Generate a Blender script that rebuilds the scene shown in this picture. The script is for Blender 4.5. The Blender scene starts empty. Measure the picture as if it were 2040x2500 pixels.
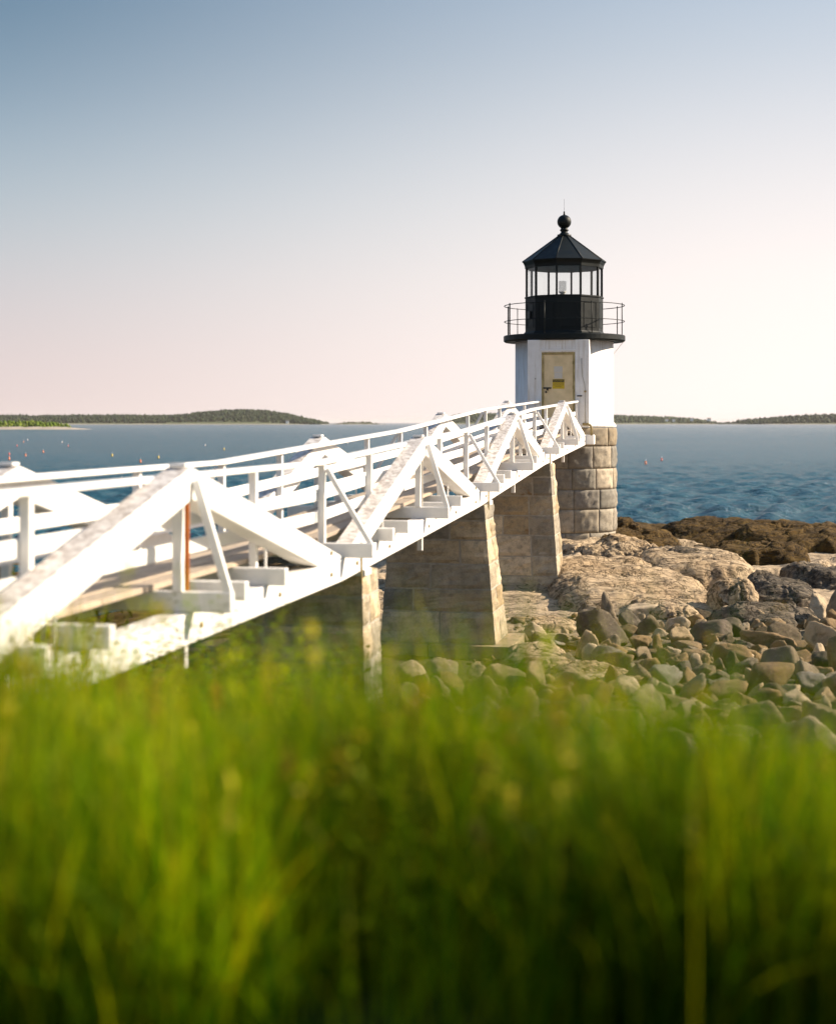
import bpy, bmesh, math, random
import numpy as np
from mathutils import Vector, Matrix

random.seed(7)
rng = np.random.default_rng(11)
SC = bpy.context.scene
COL = SC.collection
R = math.radians

# ------------------------------------------------------------------ camera
FPX = 3777.0            # focal length in pixels of the 2040x2500 photograph
CAMZ = 5.0              # sea level is z = 0
HY = 1032.0             # horizon row
cam_d = bpy.data.cameras.new('camera')
cam_d.sensor_fit = 'VERTICAL'
cam_d.sensor_height = 69.5
cam_d.sensor_width = 69.5
cam_d.lens = 69.5 * FPX / 2500.0
cam_d.shift_y = -(1250.0 - HY) / 2500.0
cam_d.clip_start = 0.05
cam_d.clip_end = 60000.0
cam_d.dof.use_dof = True
cam_d.dof.focus_distance = 38.0
cam_d.dof.aperture_fstop = 2.6
cam = bpy.data.objects.new('camera', cam_d)
cam.location = (0, 0, CAMZ)
cam.rotation_euler = (R(90), 0, 0)
COL.objects.link(cam)
SC.camera = cam

# ------------------------------------------------------------------ light
SUN_AZ = 77.0           # from +Y towards +X
SUN_EL = 30.0
u_sun = Vector((math.sin(R(SUN_AZ)) * math.cos(R(SUN_EL)), math.cos(R(SUN_AZ)) * math.cos(R(SUN_EL)), math.sin(R(SUN_EL))))
sun_d = bpy.data.lights.new('sun', 'SUN')
sun_d.energy = 5.0
sun_d.angle = R(0.53)
sun_d.color = (1.0, 0.84, 0.64)
sun = bpy.data.objects.new('sun', sun_d)
sun.rotation_euler = (-u_sun).to_track_quat('-Z', 'Y').to_euler()
sun.location = (30, 20, 40)
COL.objects.link(sun)

W = bpy.data.worlds.new('World'); SC.world = W; W.use_nodes = True
nt = W.node_tree; nt.nodes.clear()
def wn(t, **k):
    n = nt.nodes.new(t)
    for a, b in k.items(): setattr(n, a, b)
    return n
sky = wn('ShaderNodeTexSky', sky_type='NISHITA')
sky.sun_disc = False
sky.sun_elevation = R(SUN_EL); sky.sun_rotation = R(SUN_AZ)
sky.altitude = 0; sky.air_density = 1.0; sky.dust_density = 1.0; sky.ozone_density = 1.2
EXPO = 1.08
STR = 0.12
tc = wn('ShaderNodeTexCoord'); sep = wn('ShaderNodeSeparateXYZ')
nt.links.new(tc.outputs['Generated'], sep.inputs[0])
# evening haze over the sea: pale and warm low down, clearing to blue, brighter towards the sun
def wramp(stops):
    r = wn('ShaderNodeValToRGB'); r.color_ramp.interpolation = 'B_SPLINE'; el = r.color_ramp.elements
    while len(el) < len(stops): el.new(0.5)
    for q, (p, c) in zip(el, stops): q.position = p; q.color = (*c, 1)
    nt.links.new(sep.outputs['Z'], r.inputs[0]); return r.outputs[0]
away = wramp([(0.0, (.40, .325, .312)), (0.06, (.35, .31, .312)), (0.13, (.235, .278, .305)), (0.2, (.115, .175, .232)), (0.28, (.034, .083, .134)), (1.0, (.03, .075, .14))])
toward = wramp([(0.0, (.60, .525, .492)), (0.09, (.55, .50, .475)), (0.16, (.45, .435, .440)), (0.23, (.32, .35, .390)), (0.31, (.205, .258, .325)), (1.0, (.05, .105, .19))])
dt = wn('ShaderNodeVectorMath', operation='DOT_PRODUCT'); dt.inputs[1].default_value = (math.sin(R(SUN_AZ)), math.cos(R(SUN_AZ)), 0)
nt.links.new(tc.outputs['Generated'], dt.inputs[0])
mr = wn('ShaderNodeMapRange', interpolation_type='SMOOTHSTEP'); mr.inputs['From Min'].default_value = -0.18; mr.inputs['From Max'].default_value = 0.54
nt.links.new(dt.outputs['Value'], mr.inputs['Value'])
hz_ = wn('ShaderNodeMix', data_type='RGBA'); nt.links.new(mr.outputs[0], hz_.inputs[0]); nt.links.new(away, hz_.inputs[6]); nt.links.new(toward, hz_.inputs[7])
clr = wn('ShaderNodeMapRange', interpolation_type='SMOOTHSTEP'); clr.inputs['From Min'].default_value = 0.2; clr.inputs['From Max'].default_value = 0.75; clr.inputs['To Max'].default_value = 0.7
nt.links.new(sep.outputs['Z'], clr.inputs['Value'])
scl = wn('ShaderNodeVectorMath', operation='SCALE'); scl.inputs['Scale'].default_value = 2.0 / (2 ** EXPO) / STR; nt.links.new(hz_.outputs[2], scl.inputs[0])
mul = wn('ShaderNodeMix', data_type='RGBA'); nt.links.new(clr.outputs[0], mul.inputs[0])
nt.links.new(scl.outputs[0], mul.inputs[6]); nt.links.new(sky.outputs[0], mul.inputs[7])
bg = wn('ShaderNodeBackground'); bg.inputs[1].default_value = STR
wo = wn('ShaderNodeOutputWorld')
nt.links.new(mul.outputs[2], bg.inputs[0]); nt.links.new(bg.outputs[0], wo.inputs[0])

SC.view_settings.view_transform = 'Standard'
SC.view_settings.look = 'None'
SC.view_settings.gamma = 1.0
SC.view_settings.use_curve_mapping = False
SC.view_settings.exposure = EXPO
SC.render.engine = 'CYCLES'
cy = SC.cycles
cy.use_denoising = True
try: cy.denoiser = 'OPENIMAGEDENOISE'
except Exception: pass
cy.max_bounces = 8; cy.transparent_max_bounces = 12
cy.sample_clamp_indirect = 8.0
cy.use_adaptive_sampling = True

# ------------------------------------------------------------------ numpy noise
def _h(ix, iy, iz, seed=0):
    with np.errstate(over='ignore'):
        n = (ix.astype(np.int64) * 374761393 + iy.astype(np.int64) * 668265263 + iz.astype(np.int64) * 2147483647 + seed * 144269504) & 0xFFFFFFFF
        n = ((n ^ (n >> 13)) * 1274126177) & 0xFFFFFFFF
        n = ((n ^ (n >> 16)) * 2246822519) & 0xFFFFFFFF
        n = n ^ (n >> 15)
    return (n & 0xFFFFFF) / float(0xFFFFFF)
def noise(p, seed=0):
    p = np.asarray(p, float)
    if p.shape[-1] == 2: p = np.concatenate([p, np.zeros(p.shape[:-1] + (1,))], -1)
    i = np.floor(p); f = p - i; f = f * f * f * (f * (f * 6 - 15) + 10)
    x, y, z = i[..., 0], i[..., 1], i[..., 2]; r = 0
    for dx in (0, 1):
        for dy in (0, 1):
            for dz in (0, 1):
                w = (f[..., 0] if dx else 1 - f[..., 0]) * (f[..., 1] if dy else 1 - f[..., 1]) * (f[..., 2] if dz else 1 - f[..., 2])
                r = r + w * _h(x + dx, y + dy, z + dz, seed)
    return r * 2 - 1
def fbm(p, o=4, seed=0, g=0.5):
    p = np.asarray(p, float); r = 0; a = 1.0; s = 0
    for k in range(o):
        r = r + a * noise(p * (2.03 ** k) + 17.3 * k, seed + k); s += a; a *= g
    return r / s
def voro(p, seed=0):
    i = np.floor(p); f1 = np.full(p.shape[0], 9.0); f2 = f1.copy(); idx = np.zeros((p.shape[0], 2)); cen = np.zeros((p.shape[0], 2))
    for dx in (-1, 0, 1):
        for dy in (-1, 0, 1):
            c = i + (dx, dy); z = np.zeros(len(c))
            q = np.stack([c[:, 0] + 0.15 + 0.7 * _h(c[:, 0], c[:, 1], z, seed), c[:, 1] + 0.15 + 0.7 * _h(c[:, 0], c[:, 1], z + 5, seed)], 1)
            d = np.hypot(*(p - q).T)
            m = d < f1
            f2 = np.where(m, f1, np.minimum(f2, d)); f1 = np.where(m, d, f1)
            idx[m] = c[m]; cen[m] = q[m]
    return f1, f2, idx, cen
def sst(a, b, x):
    t = np.clip((x - a) / (b - a), 0, 1); return t * t * (3 - 2 * t)
def lerp(a, b, t): return a + (b - a) * t

# ------------------------------------------------------------------ object helpers
WL = {}
def tag(o, label=None, cat=None, group=None, kind=None):
    if label: o['label'] = label
    if cat: o['category'] = cat
    if group: o['group'] = group
    if kind: o['kind'] = kind
    return o
def empty(name, loc, label, cat, group=None):
    o = bpy.data.objects.new(name, None); COL.objects.link(o)
    o.location = loc; o.empty_display_size = 0.3; WL[o.name] = Vector(loc)
    return tag(o, label, cat, group)
def link(name, me, loc, parent=None, mat=None):
    o = bpy.data.objects.new(name, me); COL.objects.link(o)
    if mat is not None and len(me.materials) == 0: me.materials.append(mat)
    WL[o.name] = Vector(loc)
    if parent is not None:
        o.parent = parent; o.location = Vector(loc) - WL[parent.name]
    else: o.location = loc
    return o
def mesh_np(name, v, f, smooth=False):
    me = bpy.data.meshes.new(name)
    v = np.asarray(v, np.float32); f = np.asarray(f, np.int32)
    me.vertices.add(len(v)); me.vertices.foreach_set('co', v.ravel())
    n = f.shape[1]
    me.loops.add(f.size); me.loops.foreach_set('vertex_index', f.ravel())
    me.polygons.add(len(f))
    me.polygons.foreach_set('loop_start', np.arange(0, f.size, n, dtype=np.int32))
    me.polygons.foreach_set('loop_total', np.full(len(f), n, np.int32))
    if smooth: me.polygons.foreach_set('use_smooth', np.ones(len(f), bool))
    me.update(calc_edges=True); me.validate()
    return me
def attr(me, name, c):
    a = me.color_attributes.new(name, 'FLOAT_COLOR', 'POINT')
    c = np.asarray(c, np.float32)
    if c.shape[1] == 3: c = np.concatenate([c, np.ones((len(c), 1), np.float32)], 1)
    a.data.foreach_set('color', c.ravel())
def part(name, bm, parent, mat, smooth=False, label=None):
    """bm holds world coordinates; origin goes to its centre."""
    c = Vector((0, 0, 0))
    for v in bm.verts: c += v.co
    c /= max(1, len(bm.verts))
    bmesh.ops.translate(bm, verts=bm.verts, vec=-c)
    bmesh.ops.recalc_face_normals(bm, faces=bm.faces)
    me = bpy.data.meshes.new(name); bm.to_mesh(me); bm.free()
    if smooth:
        for p in me.polygons: p.use_smooth = True
    o = link(name, me, c, parent, mat)
    if label: o['label'] = label
    return o
def hexa(bm, pts, bev=0.0, seg=1):
    """8 corners: bottom 4 ccw, top 4 ccw."""
    vs = [bm.verts.new(p) for p in pts]
    fs = [(3, 2, 1, 0), (4, 5, 6, 7), (0, 1, 5, 4), (1, 2, 6, 5), (2, 3, 7, 6), (3, 0, 4, 7)]
    ff = [bm.faces.new([vs[i] for i in q]) for q in fs]
    if bev > 0:
        es = {e for f in ff for e in f.edges}
        bmesh.ops.bevel(bm, geom=list(es), offset=bev, segments=seg, affect='EDGES', profile=0.5)
def beam(a, b, w, h, bev=0.006, side=None, bm=None):
    """box from a to b; w sideways (horizontal), h upright."""
    a, b = Vector(a), Vector(b); d = (b - a).normalized()
    s = Vector(side) if side is not None else d.cross(Vector((0, 0, 1)))
    if s.length < 1e-4: s = Vector((1, 0, 0))
    s.normalize(); u = s.cross(d).normalized()
    bm = bm or bmesh.new()
    P = lambda o, i, j: o + s * (i * w / 2) + u * (j * h / 2)
    hexa(bm, [P(a, -1, -1), P(a, 1, -1), P(b, 1, -1), P(b, -1, -1), P(a, -1, 1), P(a, 1, 1), P(b, 1, 1), P(b, -1, 1)], bev)
    return bm
def tube(pts, r, n=8, bm=None, closed=False):
    bm = bm or bmesh.new(); pts = [Vector(p) for p in pts]; rings = []
    N = len(pts)
    for i, p in enumerate(pts):
        d = (pts[(i + 1) % N] - pts[i - 1]) if closed else (pts[min(i + 1, N - 1)] - pts[max(i - 1, 0)])
        d.normalize()
        s = d.cross(Vector((0, 0, 1)))
        if s.length < 1e-3: s = d.cross(Vector((0, 1, 0)))
        s.normalize(); t = d.cross(s)
        rings.append([bm.verts.new(p + (s * math.cos(k * 2 * math.pi / n) + t * math.sin(k * 2 * math.pi / n)) * r) for k in range(n)])
    for i in range(N if closed else N - 1):
        A, B = rings[i], rings[(i + 1) % N]
        for k in range(n): bm.faces.new([A[k], A[(k + 1) % n], B[(k + 1) % n], B[k]])
    if not closed:
        bm.faces.new(rings[0]); bm.faces.new(rings[-1][::-1])
    return bm
def lathe(prof, c, n=40, bm=None, rot=0.0):
    """prof: list of (r, z); closed with caps."""
    bm = bm or bmesh.new(); rings = []
    for r, z in prof:
        rings.append([bm.verts.new((c[0] + r * math.cos(rot + 2 * math.pi * k / n), c[1] + r * math.sin(rot + 2 * math.pi * k / n), z)) for k in range(n)])
    for A, B in zip(rings, rings[1:]):
        for k in range(n): bm.faces.new([A[k], A[(k + 1) % n], B[(k + 1) % n], B[k]])
    bm.faces.new(rings[0][::-1]); bm.faces.new(rings[-1])
    return bm

# ------------------------------------------------------------------ materials
class NM:
    def __init__(s, name):
        s.m = bpy.data.materials.new(name); s.m.use_nodes = True
        s.t = s.m.node_tree; s.t.nodes.clear()
        s.out = s.n('ShaderNodeOutputMaterial'); s.p = s.n('ShaderNodeBsdfPrincipled')
        s.l(s.p.outputs[0], s.out.inputs[0])
    def n(s, t, **k):
        x = s.t.nodes.new(t)
        for a, b in k.items(): setattr(x, a, b)
        return x
    def l(s, a, b): s.t.links.new(a, b)
    def set(s, inp, v):
        i = s.p.inputs[inp]
        if hasattr(v, 'links'): s.l(v, i)
        else: i.default_value = v
        return s
    def coord(s, kind='Object'):
        return s.n('ShaderNodeTexCoord').outputs[kind]
    def pos(s): return s.n('ShaderNodeNewGeometry').outputs['Position']
    def mapv(s, v, scale=(1, 1, 1), rot=(0, 0, 0)):
        m = s.n('ShaderNodeMapping'); m.inputs['Scale'].default_value = scale; m.inputs['Rotation'].default_value = rot
        s.l(v, m.inputs[0]); return m.outputs[0]
    def noise(s, v, sc, det=4, rough=0.55, dist=0.0):
        x = s.n('ShaderNodeTexNoise'); x.inputs['Scale'].default_value = sc; x.inputs['Detail'].default_value = det
        x.inputs['Roughness'].default_value = rough; x.inputs['Distortion'].default_value = dist
        s.l(v, x.inputs['Vector']); return x.outputs['Fac']
    def ramp(s, f, stops, interp='LINEAR'):
        x = s.n('ShaderNodeValToRGB'); x.color_ramp.interpolation = interp
        el = x.color_ramp.elements
        while len(el) < len(stops): el.new(0.5)
        for q, (p, c) in zip(el, stops):
            q.position = p; q.color = (c, c, c, 1) if isinstance(c, (int, float)) else (*c, 1)
        s.l(f, x.inputs[0]); return x.outputs[0]
    def mix(s, f, a, b, mode='MIX'):
        x = s.n('ShaderNodeMix', data_type='RGBA', blend_type=mode)
        for i, v in ((0, f), (6, a), (7, b)):
            if hasattr(v, 'links'): s.l(v, x.inputs[i])
            elif i == 0: x.inputs[0].default_value = v
            else: x.inputs[i].default_value = (*v, 1)
        return x.outputs[2]
    def math(s, op, a, b=0.0, c=None):
        x = s.n('ShaderNodeMath', operation=op)
        for i, v in enumerate((a, b) if c is None else (a, b, c)):
            if hasattr(v, 'links'): s.l(v, x.inputs[i])
            else: x.inputs[i].default_value = v
        return x.outputs[0]
    def bump(s, h, st=0.3, d=0.02, nrm=None):
        x = s.n('ShaderNodeBump'); x.inputs['Strength'].default_value = st; x.inputs['Distance'].default_value = d
        s.l(h, x.inputs['Height'])
        if nrm is not None: s.l(nrm, x.inputs['Normal'])
        s.l(x.outputs[0], s.p.inputs['Normal']); return x.outputs[0]

def mat_white(name, chips=0.3, grime=0.25):
    m = NM(name); v = m.pos()
    n1 = m.noise(v, 13, 8, 0.75, 0.6); n2 = m.noise(v, 1.7, 4); n3 = m.noise(m.mapv(v, (6, 6, 1.2)), 6, 5, 0.6)
    c = m.mix(m.ramp(n2, [(0.35, 0.0), (0.75, 1.0)]), (0.84, 0.825, 0.80), (0.77, 0.75, 0.72))
    c = m.mix(m.ramp(n3, [(0.60, 0.0), (0.80, grime)]), c, (0.36, 0.32, 0.27))
    g = m.n('ShaderNodeNewGeometry'); sp = m.n('ShaderNodeSeparateXYZ'); m.l(g.outputs['Normal'], sp.inputs[0])
    upf = m.ramp(sp.outputs['Z'], [(0.55, 0.10), (0.9, 1.0)])          # paint flakes first on the faces that shed rain
    c = m.mix(m.math('MULTIPLY', upf, 0.36 if chips > 0.5 else 0.10), c, (0.52, 0.465, 0.42))
    chip = m.math('MULTIPLY', m.ramp(n1, [(0.52 - 0.1 * chips, 0.0), (0.68 - 0.1 * chips, 1.0)]), upf)
    chip = m.math('MULTIPLY', chip, chips)
    c = m.mix(chip, c, (0.27, 0.22, 0.185))
    m.set('Base Color', c).set('Roughness', 0.55)
    m.bump(n1, 0.25, 0.01)
    return m.m
M = {}
M['white'] = mat_white('white paint', 0.25, 0.3)
M['white_worn'] = mat_white('worn white paint', 0.9, 0.35)

def mat_tower():
    m = NM('painted brick'); co = m.coord('UV'); v = m.pos()
    br = m.n('ShaderNodeTexBrick'); m.l(co, br.inputs['Vector'])
    br.inputs['Scale'].default_value = 1.0; br.inputs['Mortar Size'].default_value = 0.008; br.inputs['Mortar Smooth'].default_value = 0.4
    br.inputs['Brick Width'].default_value = 0.215; br.inputs['Row Height'].default_value = 0.075
    br.inputs['Color1'].default_value = (1, 1, 1, 1); br.inputs['Color2'].default_value = (0.9, 0.9, 0.9, 1); br.inputs['Mortar'].default_value = (0, 0, 0, 1)
    n1 = m.noise(v, 3, 5); n2 = m.noise(m.mapv(v, (9, 9, 0.7)), 1.6, 5, 0.6); n3 = m.noise(v, 22, 4, 0.6)
    c = m.mix(m.ramp(n1, [(0.35, 0.0), (0.7, 1.0)]), (0.83, 0.82, 0.80), (0.76, 0.74, 0.71))
    c = m.mix(m.ramp(n2, [(0.50, 0.0), (0.72, 0.6)]), c, (0.50, 0.43, 0.33))
    c = m.mix(m.ramp(n3, [(0.70, 0.0), (0.74, 0.55)]), c, (0.22, 0.2, 0.18))
    m.set('Base Color', c).set('Roughness', 0.6)
    h = m.mix(0.25, br.outputs['Color'], n3)
    m.bump(h, 0.5, 0.013)
    return m.m
M['brick'] = mat_tower()

def mat_black():
    m = NM('black iron paint'); v = m.pos()
    n = m.noise(v, 6, 5); n2 = m.noise(v, 40, 3)
    c = m.mix(m.ramp(n, [(0.4, 0.0), (0.75, 1.0)]), (0.0025, 0.006, 0.0065), (0.005, 0.009, 0.0095))
    m.set('Base Color', c).set('Roughness', m.ramp(n, [(0.3, 0.42), (0.7, 0.6)])).set('Specular IOR Level', 0.22)
    m.bump(n2, 0.12, 0.004)
    return m.m
M['black'] = mat_black()

def mat_granite(name, a, b, dark, stain=0.5, rnd=True):
    m = NM(name); v = m.pos()
    big = m.noise(v, 1.3, 5, 0.6, 0.4); mid = m.noise(v, 7, 6, 0.65); fine = m.noise(v, 70, 3, 0.7); stn = m.noise(v, 2.3, 6, 0.7, 0.8)
    c = m.mix(m.ramp(big, [(0.35, 0.0), (0.68, 1.0)]), a, b)
    if rnd:
        oi = m.n('ShaderNodeObjectInfo')
        k = m.ramp(oi.outputs['Random'], [(0.0, (0.50, 0.52, 0.52)), (0.25, (1.2, 1.13, 1.0)), (0.45, (0.72, 0.60, 0.42)), (0.65, (1.45, 1.32, 1.12)), (0.85, (0.55, 0.56, 0.58)), (1.0, (1.0, 0.92, 0.78))])
        c = m.mix(1.0, c, k, 'MULTIPLY')
    c = m.mix(m.ramp(mid, [(0.45, 0.0), (0.72, 0.7)]), c, dark)
    c = m.mix(m.ramp(fine, [(0.50, 0.0), (0.66, 0.45)]), c, (0.07, 0.065, 0.06))
    c = m.mix(m.ramp(fine, [(0.26, 0.5), (0.38, 0.0)]), c, (0.55, 0.51, 0.46))
    c = m.mix(m.ramp(stn, [(0.62, 0.0), (0.74, stain)]), c, (0.20, 0.105, 0.03))
    m.set('Base Color', c).set('Roughness', 0.9).set('Specular IOR Level', 0.15)
    h = m.mix(0.35, mid, fine)
    m.bump(h, 0.6, 0.02)
    return m.m
M['granite'] = mat_granite('cut granite', (0.40, 0.37, 0.325), (0.27, 0.25, 0.22), (0.12, 0.113, 0.10), 0.3)
M['pier_granite'] = mat_granite('stained pier granite', (0.56, 0.495, 0.395), (0.38, 0.34, 0.275), (0.15, 0.14, 0.115), 0.85)
m = NM('mortar'); m.set('Base Color', m.ramp(m.noise(m.pos(), 12, 5), [(0.3, (0.30, 0.27, 0.22)), (0.7, (0.44, 0.40, 0.33))])).set('Roughness', 0.95); M['mortar'] = m.m

def mat_boulder(fixed=False):
    m = NM('shore boulder of set colour' if fixed else 'shore boulder'); v = m.coord('Object'); w = m.pos()
    oi = m.n('ShaderNodeObjectInfo')
    base = m.ramp(oi.outputs['Random'], [(0.0, (0.17, 0.11, 0.05)), (0.16, (0.46, 0.345, 0.21)), (0.32, (0.08, 0.06, 0.038)), (0.48, (0.30, 0.195, 0.09)), (0.64, (0.15, 0.12, 0.085)), (0.8, (0.55, 0.43, 0.28)), (0.9, (0.10, 0.085, 0.07)), (1.0, (0.26, 0.18, 0.10))])
    if fixed: base = oi.outputs['Color']
    big = m.noise(w, 3.1, 5, 0.6, 0.6); mid = m.noise(w, 14, 6, 0.65); fine = m.noise(w, 90, 3, 0.7)
    c = m.mix(m.ramp(big, [(0.46, 0.0), (0.64, 0.55)]), base, (0.06, 0.046, 0.03))
    c = m.mix(m.ramp(mid, [(0.56, 0.0), (0.70, 0.35)]), c, (0.40, 0.32, 0.21))
    c = m.mix(m.ramp(fine, [(0.54, 0.0), (0.66, 0.5)]), c, (0.06, 0.055, 0.05))
    c = m.mix(m.ramp(m.noise(w, 4.3, 6, 0.75, 0.5), [(0.64, 0.0), (0.72, 0.6)]), c, (0.20, 0.12, 0.035))
    m.set('Base Color', c).set('Roughness', 0.9).set('Specular IOR Level', 0.15)
    m.bump(m.mix(0.35, mid, fine), 0.9, 0.04)
    return m.m
M['boulder'] = mat_boulder(); M['boulder_set'] = mat_boulder(True)
TONE = [('bluish', (0.15, 0.16, 0.17)), ('pale', (0.52, 0.41, 0.28)), ('tan', (0.44, 0.32, 0.19)), ('brown', (0.25, 0.165, 0.085)), ('dark', (0.10, 0.08, 0.055)), ('grey', (0.22, 0.195, 0.16))]

def cracks(m, w, sc=1.0, width=0.012):
    a = m.noise(m.mapv(w, (0.9 * sc, 2.6 * sc, 2.2 * sc), (0, 0.1, 0.5)), 1.0, 5, 0.6, 0.9)
    b = m.noise(m.mapv(w, (2.4 * sc, 1.0 * sc, 2.0 * sc), (0, 0.1, 0.4)), 1.1, 5, 0.6, 0.9)
    width = 0.017
    ra = m.ramp(a, [(0.5 - width, 0.0), (0.5, 1.0), (0.5 + width, 0.0)]); rb = m.ramp(b, [(0.47 - width, 0.0), (0.47, 0.8), (0.47 + width, 0.0)])
    return m.math('MAXIMUM', ra, rb)
def mat_ledge(name, a, b, dark, streak=0.5, rot=0.5):
    m = NM(name); w = m.pos()
    big = m.noise(w, 0.8, 6, 0.6, 0.6); st = m.noise(m.mapv(w, (1.4, 7.0, 9.0), (0, 0.15, rot)), 1.3, 7, 0.65, 0.7)
    mid = m.noise(w, 9, 6, 0.65); fine = m.noise(w, 60, 3, 0.7); ck = cracks(m, w)
    c = m.mix(m.ramp(big, [(0.35, 0.0), (0.65, 1.0)]), a, b)
    c = m.mix(m.ramp(st, [(0.46, 0.0), (0.60, streak)]), c, dark)
    c = m.mix(m.ramp(mid, [(0.55, 0.0), (0.7, 0.45)]), c, (0.07, 0.055, 0.04))
    c = m.mix(m.ramp(fine, [(0.54, 0.0), (0.68, 0.4)]), c, (0.06, 0.05, 0.035))
    c = m.mix(m.ramp(m.noise(w, 2.1, 6, 0.75), [(0.64, 0.0), (0.72, 0.7)]), c, (0.20, 0.10, 0.02))
    c = m.mix(m.math('MULTIPLY', ck, 0.85), c, (0.025, 0.02, 0.014))
    m.set('Base Color', c).set('Roughness', 0.9).set('Specular IOR Level', 0.15)
    m.bump(m.mix(0.6, m.mix(0.5, st, mid), m.math('SUBTRACT', 1.0, ck)), 0.9, 0.07)
    return m.m
M['ledge_pale'] = mat_ledge('pale bedrock', (0.50, 0.39, 0.26), (0.38, 0.275, 0.165), (0.13, 0.092, 0.052), 0.7)
M['ledge_dark'] = mat_ledge('dark banded bedrock', (0.085, 0.07, 0.052), (0.06, 0.052, 0.043), (0.24, 0.19, 0.135), 0.6, 0.9)
M['ledge_weed'] = mat_ledge('rockweed covered bedrock', (0.075, 0.043, 0.010), (0.030, 0.018, 0.006), (0.15, 0.092, 0.022), 0.5)

def mat_ground():
    m = NM('shore ground'); w = m.pos()
    at = m.n('ShaderNodeAttribute', attribute_name='zone'); sp = m.n('ShaderNodeSeparateColor'); m.l(at.outputs['Color'], sp.inputs[0])
    big = m.noise(w, 0.7, 6, 0.6, 0.5); st = m.noise(m.mapv(w, (1.2, 5.0, 8.0), (0, 0.1, 0.45)), 1.3, 7, 0.65, 0.7)
    mid = m.noise(w, 8, 6, 0.65); fine = m.noise(w, 55, 3, 0.7)
    rock = m.mix(m.ramp(big, [(0.35, 0.0), (0.7, 1.0)]), (0.46, 0.36, 0.245), (0.33, 0.25, 0.165))
    rock = m.mix(m.ramp(st, [(0.48, 0.0), (0.62, 0.55)]), rock, (0.10, 0.078, 0.05))
    rock = m.mix(m.math('MULTIPLY', cracks(m, w), 0.85), rock, (0.025, 0.02, 0.014))
    weed = m.mix(m.ramp(mid, [(0.35, 0.0), (0.65, 1.0)]), (0.032, 0.019, 0.006), (0.10, 0.060, 0.015))
    grav = m.mix(m.ramp(mid, [(0.35, 0.0), (0.65, 1.0)]), (0.030, 0.023, 0.016), (0.10, 0.078, 0.052))
    soil = m.mix(m.ramp(mid, [(0.35, 0.0), (0.65, 1.0)]), (0.018, 0.024, 0.007), (0.04, 0.05, 0.012))
    c = m.mix(sp.outputs['Blue'], rock, grav)
    c = m.mix(sp.outputs['Green'], c, weed)
    c = m.mix(sp.outputs['Red'], c, soil)
    c = m.mix(m.ramp(fine, [(0.55, 0.0), (0.68, 0.4)]), c, (0.05, 0.045, 0.035))
    m.set('Base Color', c).set('Roughness', 0.9).set('Specular IOR Level', 0.15)
    m.bump(m.mix(0.5, st, mid), 0.7, 0.05)
    return m.m
M['ground'] = mat_ground()

def mat_deck():
    m = NM('weathered deck wood'); v = m.coord('Object'); oi = m.n('ShaderNodeObjectInfo')
    g = m.noise(m.mapv(m.pos(), (9, 1.2, 6), (0, 0, -R(11.2) * -1)), 3, 6, 0.6)
    base = m.ramp(oi.outputs['Random'], [(0.0, (0.36, 0.28, 0.20)), (0.5, (0.46, 0.37, 0.275)), (1.0, (0.32, 0.26, 0.20))])
    c = m.mix(m.ramp(g, [(0.4, 0.0), (0.7, 0.6)]), base, (0.24, 0.20, 0.165))
    m.set('Base Color', c).set('Roughness', 0.8); m.bump(g, 0.3, 0.01)
    return m.m
M['deck'] = mat_deck()
def simple(name, c, rough=0.6, metal=0.0, c2=None, sc=8):
    m = NM(name)
    if c2: m.set('Base Color', m.mix(m.ramp(m.noise(m.pos(), sc, 5), [(0.35, 0.0), (0.7, 1.0)]), c, c2))
    else: m.set('Base Color', (*c, 1))
    m.set('Roughness', rough).set('Metallic', metal); return m.m
M['rust'] = simple('rusty iron', (0.42, 0.115, 0.012), 0.85, 0, (0.25, 0.07, 0.012), 40)
M['door'] = simple('weathered tan door', (0.80, 0.63, 0.37), 0.6, 0, (0.60, 0.47, 0.26), 3)
M['door_frame'] = simple('olive door frame', (0.26, 0.205, 0.075), 0.6, 0, (0.50, 0.40, 0.18), 5)
M['sign'] = simple('yellow sign', (0.62, 0.43, 0.01), 0.5, 0, (0.55, 0.37, 0.01), 9)
M['paper'] = simple('paper notice', (0.60, 0.56, 0.49), 0.8)
M['dark'] = simple('dark metal', (0.02, 0.02, 0.02), 0.5)
M['pipe'] = simple('ochre pipe', (0.24, 0.18, 0.07), 0.6, 0, (0.32, 0.25, 0.12), 12)
M['cable'] = simple('grey cable', (0.45, 0.42, 0.37), 0.6)
def mat_glass(name, tint, rough=0.0):
    m = NM(name)
    tr = m.n('ShaderNodeBsdfTransparent'); tr.inputs[0].default_value = (*tint, 1)
    gl = m.n('ShaderNodeBsdfGlossy'); gl.inputs['Roughness'].default_value = 0.02
    fr = m.n('ShaderNodeFresnel'); fr.inputs[0].default_value = 1.45
    ge = m.n('ShaderNodeNewGeometry'); ff = m.math('MULTIPLY', fr.outputs[0], m.math('SUBTRACT', 1.0, ge.outputs['Backfacing']))
    mx = m.n('ShaderNodeMixShader'); m.l(ff, mx.inputs[0]); m.l(tr.outputs[0], mx.inputs[1]); m.l(gl.outputs[0], mx.inputs[2])
    m.l(mx.outputs[0], m.out.inputs[0]); return m.m
M['glass'] = mat_glass('lantern glass', (0.97, 0.98, 0.98))
m = NM('lens glass'); m.set('Base Color', (0.85, 0.88, 0.88, 1)).set('Roughness', 0.15)
tr_ = m.n('ShaderNodeBsdfTransparent'); mx_ = m.n('ShaderNodeMixShader'); mx_.inputs[0].default_value = 0.16; m.l(tr_.outputs[0], mx_.inputs[1]); m.l(m.p.outputs[0], mx_.inputs[2]); m.l(mx_.outputs[0], m.out.inputs[0]); M['lens'] = m.m

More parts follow.
